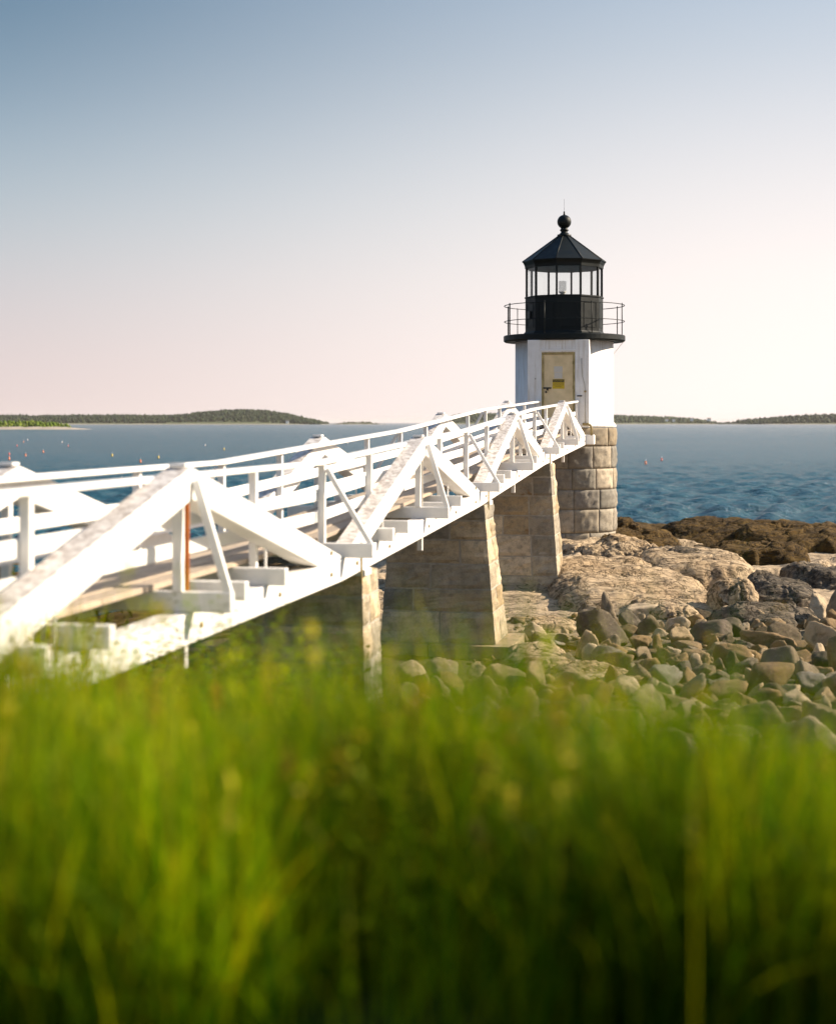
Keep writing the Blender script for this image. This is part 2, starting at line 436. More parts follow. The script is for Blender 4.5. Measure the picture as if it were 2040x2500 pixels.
def mat_water():
    m = NM('sea water'); w = m.pos()
    n1 = m.noise(m.mapv(w, (0.7, 1.5, 1), (0, 0, 0.12)), 1.5, 7, 0.66, 0.3)
    n2 = m.noise(m.mapv(w, (0.10, 0.26, 1), (0, 0, 0.1)), 1.0, 5, 0.6)
    sl = m.noise(m.mapv(w, (0.006, 0.03, 1)), 1.0, 4, 0.5)
    m.set('Base Color', (0.014, 0.078, 0.112, 1)).set('Roughness', m.ramp(sl, [(0.35, 0.10), (0.7, 0.22)])).set('IOR', 1.33)
    b1 = m.n('ShaderNodeBump'); b1.inputs['Strength'].default_value = 1.0; b1.inputs['Distance'].default_value = 0.5; m.l(n2, b1.inputs['Height'])
    n3 = m.noise(m.mapv(w, (0.45, 0.05, 1), (0, 0, 0.1)), 1.0, 4, 0.6, 0.2)
    b3 = m.n('ShaderNodeBump'); b3.inputs['Strength'].default_value = 1.0; b3.inputs['Distance'].default_value = 0.5; m.l(n3, b3.inputs['Height']); m.l(b1.outputs[0], b3.inputs['Normal'])
    b2 = m.n('ShaderNodeBump'); b2.inputs['Strength'].default_value = 1.0; b2.inputs['Distance'].default_value = 0.3; m.l(n1, b2.inputs['Height']); m.l(b3.outputs[0], b2.inputs['Normal'])
    m.l(b2.outputs[0], m.p.inputs['Normal']); m.set('Specular IOR Level', 0.0)
    gl = m.n('ShaderNodeBsdfGlossy'); m.l(b2.outputs[0], gl.inputs['Normal']); m.l(m.ramp(sl, [(0.35, 0.08), (0.7, 0.18)]), gl.inputs['Roughness'])
    fr = m.n('ShaderNodeFresnel'); fr.inputs[0].default_value = 1.33; m.l(b2.outputs[0], fr.inputs['Normal'])
    mx = m.n('ShaderNodeMixShader'); m.l(m.math('MINIMUM', fr.outputs[0], 0.86), mx.inputs[0]); m.l(m.p.outputs[0], mx.inputs[1]); m.l(gl.outputs[0], mx.inputs[2]); m.l(mx.outputs[0], m.out.inputs[0])
    return m.m
M['water'] = mat_water()

def mat_leaf(name, trans=0.45):
    m = NM(name); at = m.n('ShaderNodeAttribute', attribute_name='tint')
    m.set('Base Color', at.outputs['Color']).set('Roughness', 0.5)
    m.p.inputs['Specular IOR Level'].default_value = 0.1
    tr = m.n('ShaderNodeBsdfTranslucent'); m.l(m.mix(1.0, at.outputs['Color'], (1.25, 1.2, 0.55), 'MULTIPLY'), tr.inputs[0])
    mx = m.n('ShaderNodeMixShader'); mx.inputs[0].default_value = trans
    m.l(m.p.outputs[0], mx.inputs[1]); m.l(tr.outputs[0], mx.inputs[2]); m.l(mx.outputs[0], m.out.inputs[0])
    return m.m
M['leaf'] = mat_leaf('grass leaf', 0.55)
M['tree'] = mat_leaf('far foliage', 0.15)
m = NM('island ground'); sz = m.n('ShaderNodeSeparateXYZ'); m.l(m.pos(), sz.inputs[0])
m.set('Base Color', m.mix(m.ramp(m.math('ADD', m.math('MULTIPLY', sz.outputs['Z'], 0.16), m.math('MULTIPLY', m.noise(m.pos(), 0.01, 4), 0.4)), [(0.36, 0.0), (0.52, 1.0)]), (0.30, 0.26, 0.20), (0.075, 0.09, 0.03))).set('Roughness', 0.9); M['hill'] = m.m
M['sand'] = simple('pale shingle', (0.36, 0.31, 0.25), 0.9, 0, (0.27, 0.23, 0.185), 0.1)

# ------------------------------------------------------------------ terrain
def zg0(X, Y):
    """smooth ground height relative to the camera"""
    l = sst(-3.5, 1.0, X)
    yc = lerp(8.0, 5.6, l); yt = lerp(17.0, 13.2, l)
    z = lerp(lerp(-1.12, lerp(-1.80, -2.05, l), sst(3.2, 6.6, Y)), lerp(-3.2, -3.3, l), sst(yc, yt, Y))
    z = np.where(Y > yt, z + (-0.6) * sst(0, 1, (Y - yt) / (28 - yt)), z)
    z = z + 0.50 * sst(29, 45, Y) * sst(-8, 1, X)
    z = z - 0.35 * sst(47, 56, Y) - 0.25 * sst(4.5, 9, X) * sst(36, 44, Y)
    z = z - 2.4 * sst(60, 72, Y + 1.2 * noise(np.stack([X * 0.2, Y * 0 + 3.1], -1), 4))
    z = z - 0.9 * sst(-1.5, -9, X) * sst(22, 34, Y)
    return z
def zg(X, Y):
    X = np.asarray(X, float); Y = np.asarray(Y, float); shp = X.shape
    x = X.ravel(); y = Y.ravel(); z = zg0(x, y)
    p = np.stack([x, y], 1)
    wv = np.stack([fbm(p * 0.35, 3, 3), fbm(p * 0.35 + 9, 3, 5)], 1)
    rock = sst(14, 19, y)                      # 0 on the grassy bank
    ang = 0.42; c, s = math.cos(ang), math.sin(ang)
    q = np.stack([c * x + s * y, -s * x + c * y], 1) + wv * 1.3
    led = sst(26, 31, y)
    f1, f2, idx, cen = voro(q / (3.4, 1.5), 1)
    hz = np.zeros(len(x))
    off = _h(idx[:, 0], idx[:, 1], hz, 7) * 2 - 1; tx = _h(idx[:, 0], idx[:, 1], hz, 8) * 2 - 1; ty = _h(idx[:, 0], idx[:, 1], hz, 9) * 2 - 1
    d = (q / (3.4, 1.5)) - cen
    blk = 0.13 * off + 0.15 * tx * d[:, 0] + 0.17 * ty * d[:, 1] - 0.16 * np.exp(-((f2 - f1) / 0.05) ** 2)
    g1, g2, gi, gc = voro(q / (1.0, 0.42) + wv, 2)
    off2 = _h(gi[:, 0], gi[:, 1], hz, 17) * 2 - 1
    blk = blk + 0.045 * off2 - 0.045 * np.exp(-((g2 - g1) / 0.07) ** 2)
    z = z + led * blk + rock * (0.07 * fbm(p * 0.8, 4, 21) + 0.03 * fbm(p * 4, 3, 22))
    z = z + (1 - rock) * 0.10 * fbm(p * 0.5, 3, 31)
    sw = sst(46, 52, y) * sst(2, 7, x)
    z = z + sw * 0.22 * fbm(p * (0.22, 0.7), 4, 41) + sst(44, 50, y) * 0.12 * fbm(p * 1.1, 4, 42)
    return z.reshape(shp)
def height(x, y): return CAMZ + float(zg(np.array([x]), np.array([y]))[0])
def ray_ground(px, py, y0=8.0, y1=72.0):
    """ground point seen at photograph pixel (px, py)"""
    Y = np.linspace(y0, y1, 900); X = (px - 1020) / FPX * Y; Z = -(py - HY) / FPX * Y
    k = np.nonzero(Z < zg0(X, Y))[0]
    i = k[0] if len(k) else len(Y) - 1
    return X[i], Y[i]

xs = np.concatenate([np.arange(-70, -14, 2.0), np.arange(-14, -3, 0.2), np.arange(-3, 17, 0.085), np.arange(17, 24, 0.25), np.arange(24, 72, 2.0)])
ys = np.concatenate([np.arange(-24, 0, 1.5), np.arange(0, 14, 0.2), np.arange(14, 50, 0.09), np.arange(50, 73, 0.12), np.arange(73, 92, 2.0)])
GX, GY = np.meshgrid(xs, ys); GZ = zg(GX, GY) + CAMZ
nx, ny = len(xs), len(ys)
v = np.stack([GX.ravel(), GY.ravel(), GZ.ravel()], 1)
ii = (np.arange(ny - 1)[:, None] * nx + np.arange(nx - 1)[None, :]).ravel()
f = np.stack([ii, ii + 1, ii + nx + 1, ii + nx], 1)
me = mesh_np('ground', v, f, True)
x, y, z = v.T
nz = fbm(np.stack([x, y], 1) * 0.6, 4, 61)
soil = 1 - sst(14.0, 16.5, y + 1.2 * nz - 5 * sst(1.5, -0.5, x))
weed = np.clip(sst(44.5, 47.5, y + 2.2 * nz) * sst(5.4, 6.6, x + 0.8 * nz - 0.06 * (y - 46)) + sst(50, 53, y + 1.5 * nz) * sst(4.9, 5.6, x + 0.5 * nz) + sst(46, 50, y + nz) * sst(2.5, 1.0, x) + sst(-1.5, -4, x) * sst(26, 30, y + nz), 0, 1)
grav = sst(14, 16, y) * (1 - sst(26.5, 30, y + 1.5 * nz))
attr(me, 'zone', np.stack([soil, weed, grav], 1))
tag(link('ground', me, (0, 0, 0), None, M['ground']), 'rocky shore rising to a grassy bank', None, None, 'structure')

# ------------------------------------------------------------------ sea
def make_sea():
    rows = [36.0]
    while rows[-1] < 700: rows.append(rows[-1] * 1.0042)
    while rows[-1] < 40000: rows.append(rows[-1] * 1.06)
    rows = np.array(rows)
    sl = np.concatenate([np.linspace(-1.3, -0.42, 12)[:-1], np.linspace(-0.42, 0.46, 470), np.linspace(0.46, 1.3, 12)[1:]])
    S, Y = np.meshgrid(sl, rows); X = S * Y
    Z = np.zeros_like(X); r2 = np.random.default_rng(5)
    res = 0.0042 * Y
    for k in range(80):
        lam = math.exp(r2.uniform(math.log(0.6), math.log(3.2)))
        th = r2.normal(-1.40, 0.62); kx, ky = math.cos(th) * 2 * math.pi / lam, math.sin(th) * 2 * math.pi / lam
        amp = 0.0185 * lam ** 0.75
        fade = np.clip((lam / (res * 4.0)) - 0.6, 0, 1)
        ph = kx * X + ky * Y + r2.uniform(0, 6.28) + 0.8 * noise(np.stack([X * 0.05, Y * 0.05], -1), k)
        sn = np.sin(ph); Z += amp * fade * (sn + 0.35 * sn * np.abs(sn))
    nX, nY = len(sl), len(rows)
    vv = np.stack([X.ravel(), Y.ravel(), Z.ravel()], 1)
    i = (np.arange(nY - 1)[:, None] * nX + np.arange(nX - 1)[None, :]).ravel()
    return mesh_np('sea', vv, np.stack([i, i + 1, i + nX + 1, i + nX], 1), True)
tag(link('sea', make_sea(), (0, 0, 0), None, M['water']), 'rippled blue sea', None, None, 'structure')

# ------------------------------------------------------------------ far islands
ICO = None
def ico(sub):
    bm = bmesh.new(); bmesh.ops.create_icosphere(bm, subdivisions=sub, radius=1.0)
    vv = np.array([q.co[:] for q in bm.verts]); ff = np.array([[q.index for q in t.verts] for t in bm.faces]); bm.free(); return vv, ff
I1 = ico(1)
def island(prof, D, depth, name, label, wood_label, tree_h, n_tree, greens, seed, shore=2.0, mat='hill'):
    r3 = np.random.default_rng(seed)
    px = np.array([p[0] for p in prof]); py = np.array([p[1] for p in prof])
    X = (np.linspace(px[0], px[-1], 220) - 1020) / FPX * D
    H = np.maximum(0, CAMZ + (HY - np.interp(X / D * FPX + 1020, px, py)) / FPX * D)
    hh = np.maximum(H - tree_h * 0.75, shore * np.minimum(1, H / 4.0))
    ts = np.linspace(0, 1, 26)
    prof_t = np.where(ts < 0.06, ts / 0.06 * 0.18, 0.18 + 0.82 * np.sin(np.clip((ts - 0.06) / 0.44, 0, 1) * math.pi / 2))
    prof_t = np.where(ts > 0.5, np.cos((ts - 0.5) / 0.5 * math.pi / 2), prof_t)
    XX, TT = np.meshgrid(X, ts); YY = D + TT * depth
    HHs, PP = np.meshgrid(hh, prof_t)
    ZZ = -1.5 + (HHs + 1.5) * PP + 0.6 * fbm(np.stack([XX, YY], -1) * 0.02, 3, seed) * (PP > 0.2)
    nX, nY = len(X), len(ts); i = (np.arange(nY - 1)[:, None] * nX + np.arange(nX - 1)[None, :]).ravel()
    me = mesh_np(name, np.stack([XX.ravel(), YY.ravel(), ZZ.ravel()], 1), np.stack([i, i + 1, i + nX + 1, i + nX], 1), True)
    tag(link(name, me, (0, 0, 0), None, M[mat]), label, None, None, 'structure')
    if not n_tree: return
    V, F, C = [], [], []; base, fc = I1; o = 0
    g = np.array(greens)
    for k in range(n_tree):
        a = r3.uniform(X[0], X[-1]); t = r3.uniform(0.075, 0.62)
        h0 = np.interp(a, X, hh)
        if h0 < 1.2 and r3.random() < 0.7: continue
        zz = -1.5 + (h0 + 1.5) * np.interp(t, ts, prof_t)
        th = tree_h * r3.uniform(0.5, 1.35) * min(1, 0.35 + h0 / 6)
        conif = r3.random() < 0.55
        wd = th * (r3.uniform(0.20, 0.28) if conif else r3.uniform(0.34, 0.5))
        b = base.copy()
        if conif:
            kk = np.clip(1 - (b[:, 2] + 1) / 2.1, 0.04, 1) ** 0.9 * 1.25; b[:, 0] *= kk; b[:, 1] *= kk
        b = b * (1 + 0.25 * r3.standard_normal(len(b))[:, None])
        b = b * (wd, wd, th * 0.5) + (a, D + t * depth, zz + th * 0.45)
        V.append(b); F.append(fc + o); o += len(b)
        C.append(np.tile(g[r3.integers(len(g))] * r3.uniform(0.85, 1.15), (len(b), 1)))
    me = mesh_np('far_wood', np.concatenate(V), np.concatenate(F), False); attr(me, 'tint', np.concatenate(C))
    tag(link('far_wood', me, (0, 0, 0), None, M['tree']), wood_label, 'wood', None, 'stuff')
GR = [(0.022, 0.038, 0.014), (0.028, 0.048, 0.016), (0.040, 0.058, 0.018), (0.018, 0.032, 0.015)]
LH = [(-260, 1016), (-80, 1013), (0, 1014.7), (104, 1013), (230, 1012), (323, 1014.5), (403, 1010.5), (438, 1004.5), (490, 1000), (547, 997.6), (599, 999), (645, 1005), (691, 1014.5), (732, 1024), (765, 1030), (778, 1036)]
island(LH, 4300, 900, 'hill', 'long low island under the forest at left', 'dark green forest covering the long left island', 9, 9000, GR, 1)
island([(792, 1036.5), (835, 1030.5), (881, 1029), (915, 1032), (945, 1036.5)], 4500, 250, 'hill', 'small bare islet beyond the footbridge rail', 'low scrub on the small far islet', 4, 260, [(0.07, 0.09, 0.03), (0.10, 0.10, 0.045)], 2, 1.5)
RH = [(1085, 1036), (1110, 1014), (1160, 1007), (1260, 1009), (1400, 1008), (1497, 1012), (1544, 1013), (1589, 1015), (1634, 1016), (1682, 1018), (1741, 1022), (1772, 1029), (1798, 1036)]
island(RH, 5000, 800, 'hill', 'wooded island behind the lighthouse', 'trees covering the island behind the lighthouse', 9, 4200, [(0.05, 0.075, 0.03), (0.07, 0.09, 0.035), (0.045, 0.065, 0.03)], 3)
RH2 = [(1822, 1036), (1858, 1029), (1875, 1025), (1924, 1022), (1979, 1017), (2028, 1013.6), (2120, 1010), (2260, 1012), (2400, 1030)]
island(RH2, 4700, 700, 'hill', 'wooded point at the right edge of the sea', 'dark trees on the point at the right edge', 10, 3000, GR, 4)
# grassy islet with its shingle beach
island([(-220, 1047), (-150, 1030), (-40, 1029), (60, 1029.5), (110, 1031), (142, 1036), (152, 1046)], 1160, 60, 'hill', 'low grassy islet at left', 'bright green grass on the low left islet', 2.6, 900, [(0.14, 0.20, 0.02), (0.17, 0.21, 0.03), (0.11, 0.17, 0.02)], 5, 2.2)
bm = bmesh.new()
def islet_beach():
    X = (np.linspace(-240, 205, 90) - 1020) / FPX * 1128
    v, n = [], 90
    w = 1.9 * np.clip((X[-1] - X) / 22, 0.05, 1) * (1 + 0.25 * fbm(np.stack([X * 0.2, X * 0], 1), 3, 8))
    for t, zf in ((0, -0.6), (0.25, 0.25), (0.6, 0.75), (1.0, 1.0)):
        v += [(X[k], 1122 + 40 * t, -0.4 + (w[k] + 0.4) * zf if zf > 0 else -0.6) for k in range(n)]
    i = (np.arange(3)[:, None] * n + np.arange(n - 1)[None, :]).ravel()
    return mesh_np('beach', np.array(v), np.stack([i, i + 1, i + n + 1, i + n], 1), True)
tag(link('beach', islet_beach(), (0, 0, 0), None, M['sand']), 'pale shingle beach of the left islet', None, None, 'structure')

def far_house(px, py, D, w, h, d, label, roofc):
    c = Vector(((px - 1020) / FPX * D, D, CAMZ + (HY - py) / FPX * D))
    e = empty('far_house', c, label, 'house', 'houses on the far islands')
    bm = bmesh.new(); hexa(bm, [c + Vector(q) for q in ((-w/2, 0, -2), (w/2, 0, -2), (w/2, d, -2), (-w/2, d, -2), (-w/2, 0, h), (w/2, 0, h), (w/2, d, h), (-w/2, d, h))])
    part('wall', bm, e, M['white'])
    bm = bmesh.new(); k = 0.6
    P = [c + Vector(q) for q in ((-w/2-k, -k, h), (w/2+k, -k, h), (w/2+k, d+k, h), (-w/2-k, d+k, h), (-w/2-k, d/2, h*1.7), (w/2+k, d/2, h*1.7))]
    vs = [bm.verts.new(p) for p in P]
    for q in ((0, 1, 5, 4), (2, 3, 4, 5), (1, 2, 5), (3, 0, 4), (3, 2, 1, 0)): bm.faces.new([vs[i] for i in q])
    part('roof', bm, e, roofc)
    for a in (-0.25, 0.25):
        bm = bmesh.new(); q = c + Vector((a * w, -0.12, h * 0.5)); ww, wh = w * 0.07, h * 0.2
        hexa(bm, [q + Vector(t) for t in ((-ww, -.1, -wh), (ww, -.1, -wh), (ww, .1, -wh), (-ww, .1, -wh), (-ww, -.1, wh), (ww, -.1, wh), (ww, .1, wh), (-ww, .1, wh))])
        part('window', bm, e, M['dark'])
M['slate'] = simple('slate roof', (0.12, 0.12, 0.125), 0.7); M['shingle'] = simple('tan roof', (0.20, 0.15, 0.11), 0.8)
far_house(701, 1032.5, 4290, 8, 4.5, 7, 'lone white house on the tip of the long left island', M['slate'])
far_house(1627, 1027, 4990, 9, 4, 7, 'leftmost white house on the island right of the lighthouse', M['shingle'])
far_house(1644, 1028, 4990, 8, 4, 7, 'second white house on the island right of the lighthouse', M['slate'])
far_house(1688, 1026, 4990, 9, 4.5, 7, 'third white house on the island right of the lighthouse', M['slate'])
far_house(1730, 1026, 4990, 11, 4.5, 7, 'large white house near the right end of the lighthouse island', M['shingle'])

# ------------------------------------------------------------------ lobster buoys
BC = {'orange': (0.75, 0.16, 0.02), 'red': (0.6, 0.05, 0.03), 'yellow': (0.75, 0.5, 0.03), 'white': (0.8, 0.78, 0.74)}
for k_, c_ in BC.items(): M['buoy_' + k_] = simple(k_ + ' buoy paint', c_, 0.45)
def buoy(px, py, colour, label):
    D = CAMZ * FPX / (py - HY); c = Vector(((px - 1020) / FPX * D, D, 0.0))
    e = empty('lobster_buoy', c, label, 'buoy', 'lobster buoys floating on the bay')
    s = 1.0
    part('body', lathe([(0.03, -0.12), (0.10*s, -0.05), (0.13*s, 0.06), (0.13*s, 0.24), (0.09*s, 0.33), (0.03, 0.36)], (c.x, c.y), 12), e, M['buoy_' + colour], True)
    part('band', lathe([(0.125*s, 0.12), (0.134*s, 0.13), (0.134*s, 0.17), (0.125*s, 0.18)], (c.x, c.y), 12), e, M['buoy_white' if colour != 'white' else 'buoy_red'], True)
    part('spindle', tube([(c.x, c.y, 0.34), (c.x + 0.05, c.y, 0.62)], 0.016, 6), e, M['white'])
BU = [(42, 1090, 'red', 'red buoy, leftmost of the three in a slanting row'), (23, 1111, 'red', 'red buoy at far left, upper of a close pair'), (23, 1122, 'orange', 'orange buoy at far left, lower of a close pair'),
 (63, 1114, 'orange', 'orange buoy right of the close pair at far left'), (106, 1105, 'orange', 'orange buoy alone above the left truss peak'), (152, 1081, 'white', 'white buoy midway between islet and first truss'),
 (167, 1090, 'red', 'red buoy just right of the white buoy'), (68, 1075, 'white', 'white buoy topmost at left below the islet'), (58, 1080, 'orange', 'orange buoy beside the topmost white buoy'),
 (274, 1114, 'yellow', 'yellow buoy out over the near railing post'), (343, 1129, 'orange', 'orange buoy just above the far handrail'), (387, 1119, 'yellow', 'yellow buoy above the near truss peak'),
 (501, 1089, 'white', 'white buoy in the open water right of the near peak'), (547, 1098, 'yellow', 'yellow buoy below the white one in open water'), (297, 1180, 'red', 'red buoy seen between the far rails'),
 (1575, 1133, 'orange', 'orange buoy at left in the pair right of the tower'), (1614, 1125, 'red', 'red buoy at right in the pair right of the tower'), (848, 1083, 'white', 'white buoy left of the far brace')]
for b in BU: buoy(*b)

# ------------------------------------------------------------------ rocks
def rock_mesh(name, seed, cuts=11, soft=9.0, sub=4, nz=0.05, squash=(1, 1, 1), smooth=False, crack=0.05, lim=0.72):
    r4 = np.random.default_rng(seed); d, f = ico(sub)
    n = r4.normal(size=(cuts, 3)); n /= np.linalg.norm(n, axis=1)[:, None]
    o = r4.uniform(0.5, 0.95, cuts)
    dn = np.maximum(d @ n.T, 1e-3) / o
    rad = 1.0 / (np.sum(dn ** soft, 1) + lim ** soft) ** (1 / soft)
    p = d * rad[:, None]; p *= 0.82 / np.abs(p).max(0).mean()
    q = fbm(p * 1.7 + seed, 3, seed + 9)
    p = p + d * (nz * fbm(p * 2.4 + seed, 5, seed) + nz * 0.45 * fbm(p * 8 + seed, 3, seed + 3) - crack * np.exp(-(q / 0.035) ** 2))[:, None]
    return mesh_np(name, p * squash, f, smooth)
ANG = [rock_mesh('angular_rock', 100 + k, 15, 60.0, 4, 0.07) for k in range(12)]
RND = [rock_mesh('rounded_rock', 200 + k, 12, 11.0, 4, 0.06, (1, 1, 1), True, 0.03, 0.85) for k in range(8)]
FLT = [rock_mesh('flat_rock', 300 + k, 12, 40.0, 4, 0.08, (1, 1, 0.45)) for k in range(6)]
for me in ANG + RND + FLT: me.materials.append(M['boulder'])
def put_rock(me, x, y, size, name, label, group=None, sc=None, rot=None, sink=0.28, zoff=None):
    o = bpy.data.objects.new(name, me); COL.objects.link(o)
    s = sc or (size * random.uniform(0.85, 1.2), size * random.uniform(0.8, 1.1), size * random.uniform(0.62, 0.95))
    o.scale = s; o.rotation_euler = rot or (random.uniform(-.35, .35), random.uniform(-.35, .35), random.uniform(0, 6.28))
    flat = 0.45 if me.name.startswith('flat') else 0.8
    o.location = (x, y, (height(x, y) if zoff is None else zoff) + s[2] * flat * (1 - 2 * sink))
    return tag(o, label, 'boulder', group)

taken = []; HEROES = []
def hero(px, py, w, kind, k, label, hz=0.8, rot=None, sink=0.25, mat=None, dz=1.0, short=None):
    """px, py: foot of the rock in the photograph; w: width in pixels"""
    X, Y = ray_ground(px, py); size = w / FPX * Y / 2 / 0.86
    lib = {'a': ANG, 'r': RND, 'f': FLT}[kind]
    o = put_rock(lib[k], X, Y + size * 0.5 * dz, size, 'boulder', label, None, (size, size * 0.9, size * hz), rot or (0.1, -0.1, k * 1.3), sink)
    o.color = (*next((c for n_, c in TONE if n_ in label.split(' with ')[0].split(' beside ')[0].split(' under ')[0]), (0.3, 0.24, 0.16)), 1); o.material_slots[0].link = 'OBJECT'; o.material_slots[0].material = M['boulder_set']
    taken.append((X, Y + size * 0.5, size * 0.9)); HEROES.append((px, py - w * hz * 0.4, short))
    return o
hero(990, 1668, 90, 'r', 0, 'pale rounded boulder against the nearest granite pier', 1.0, short='pale rounded pier boulder')
hero(1085, 1690, 105, 'a', 1, 'dark blocky boulder beside the pale rounded one below the middle pier', 0.9, short='dark pier boulder')
hero(1488, 1632, 118, 'r', 1, 'large smooth grey egg-shaped boulder in front of the far pier', 0.78, short='grey egg-shaped boulder')
hero(1470, 1580, 165, 'a', 2, 'big dark angular boulder with a pale right face below the far pier', 0.72, short='big dark boulder below the far pier')
hero(2020, 1596, 150, 'a', 3, 'largest tan angular boulder at the right edge', 0.85, short='largest tan edge boulder')
hero(1660, 1542, 92, 'a', 4, 'upright pale block at the top of the boulder field', 1.0, short='upright pale block')
hero(1880, 1590, 170, 'f', 0, 'long low brown slab leaning in the boulder field', 1.0, short='long leaning brown slab')
hero(1790, 1560, 110, 'r', 2, 'rounded dark boulder under the streaked outcrop', 0.75, short='dark boulder under the streaked outcrop')
hero(1835, 1665, 115, 'f', 1, 'dark wedge-shaped boulder in the middle of the field', 1.3, short='dark wedge-shaped boulder')
hero(1770, 1710, 110, 'a', 5, 'squat brown boulder with flat top near the weeds', 0.8, short='squat flat-topped brown boulder')
hero(1870, 1735, 105, 'r', 3, 'rounded brown boulder just above the green weeds', 0.75, short='rounded brown boulder above the weeds')
hero(1625, 1690, 95, 'a', 6, 'grey pyramid-shaped boulder with orange shadowed foot', 0.95, short='grey pyramid boulder')
hero(1980, 1700, 100, 'a', 7, 'sharp grey boulder near the right edge above the weeds', 0.8, short='sharp grey edge boulder')
hero(2025, 1650, 90, 'r', 4, 'dark rounded boulder cut by the right edge', 0.9, short='dark rounded edge boulder')
hero(1345, 1585, 80, 'f', 2, 'tilted grey slab among rubble between the two piers', 1.2, short='tilted slab between the piers')
hero(1300, 1560, 62, 'a', 8, 'square pale block touching the middle pier', 1.0, short='square block by the middle pier')
hero(1345, 1625, 54, 'r', 5, 'small pale rounded stone alone on the flat slab', 0.8, short='lone pale stone')
hero(1820, 1625, 84, 'r', 6, 'pale cracked cobble in the centre of the field', 0.75, short='pale cracked cobble')
hero(1925, 1630, 84, 'f', 3, 'bluish flat-faced boulder right of centre', 1.4, short='bluish flat-faced boulder')
hero(1560, 1510, 110, 'f', 4, 'low pale boulder on the lip of the ledge', 1.0, short='low pale ledge-lip boulder')
hero(1990, 1790, 80, 'r', 2, 'pale rounded boulder lowest at the right edge by the weeds', 0.8, short='lowest pale edge boulder')
hero(1940, 1765, 85, 'a', 9, 'brown boulder half hidden by the green weeds', 0.8, short='half-hidden brown boulder')

KIND = [(ANG, 'angular'), (RND, 'rounded'), (FLT, 'slabby')]
ORD = ['nearest', 'second', 'third', 'fourth', 'fifth', 'sixth', 'seventh', 'eighth', 'ninth', 'tenth', 'eleventh', 'twelfth', 'thirteenth', 'fourteenth', 'fifteenth', 'sixteenth', 'seventeenth', 'eighteenth', 'nineteenth', 'twentieth']
cand = []; n_b = 0; tries = 0
while n_b < 260 and tries < 26000:
    tries += 1
    y = random.uniform(14.5, 30.8); x = random.uniform(-0.2, 0.30 * y + 0.6)
    px = 1020 + FPX * x / y
    if px < (1270 if y > 22 else 985) or px > 2080: continue
    if px < 1480 and y > 27.5: continue
    if px < 1540 and 21.0 < y < 24.0 and random.random() < 0.9: continue     # bare flat slab
    s = min(0.55, 0.25 * math.exp(random.expovariate(2.2))) * (0.85 if tries < 4500 else (0.62 if tries < 11000 else 0.42))
    if any((x - a) ** 2 + (y - b) ** 2 < (0.70 * (s + c)) ** 2 for a, b, c in taken): continue
    taken.append((x, y, s)); n_b += 1
    kd = random.choices((0, 1, 2), (0.68, 0.12, 0.20))[0]
    o = put_rock(random.choice(KIND[kd][0]), x, y, s, 'boulder', 'x', 'boulders of the shore rubble', None, None if kd else tuple(random.uniform(0, 6.28) for _ in range(3)))
    py = HY + FPX * (CAMZ - o.location.z) / y
    h_ = min(HEROES, key=lambda h: (h[0] - px) ** 2 + 2 * (h[1] - py) ** 2)
    dx, dy = px - h_[0], py - h_[1]
    rel = ('right of' if dx > 0 else 'left of') if abs(dx) > 1.3 * abs(dy) else ('above' if dy < 0 else 'below')
    cand.append((h_[2], rel, KIND[kd][1], dx * dx + dy * dy, o))
from collections import defaultdict
by = defaultdict(list)
for c in cand: by[c[:3]].append(c)
for (hs, rel, kd), L in by.items():
    for k, c in enumerate(sorted(L, key=lambda q: q[3])):
        c[4]['label'] = '%s %s boulder %s the %s' % (ORD[min(k, 19)], kd, rel, hs)
# small stones between them, too many to count
def rubble(n, seed):
    r5 = np.random.default_rng(seed); b, f = ico(1); V, F = [], []; o = 0
    y = r5.uniform(15, 31, n); x = 0.8 + r5.random(n) * (0.32 * y + 0.8)
    zz = zg(x, y) + CAMZ
    for k in range(n):
        s = 0.025 * math.exp(r5.exponential(0.55)); s = min(s, 0.11)
        q = b * (1 + 0.22 * r5.standard_normal((len(b), 1))) * (s * r5.uniform(.8, 1.4), s, s * r5.uniform(.5, .9)) + (x[k], y[k], zz[k] + s * 0.3)
        V.append(q); F.append(f + o); o += len(q)
    return mesh_np('rubble', np.concatenate(V), np.concatenate(F), False)
tag(link('rubble', rubble(1900, 3), (0, 0, 0), None, M['boulder']), 'small stones filling the gaps between the shore boulders', 'rubble', None, 'stuff')

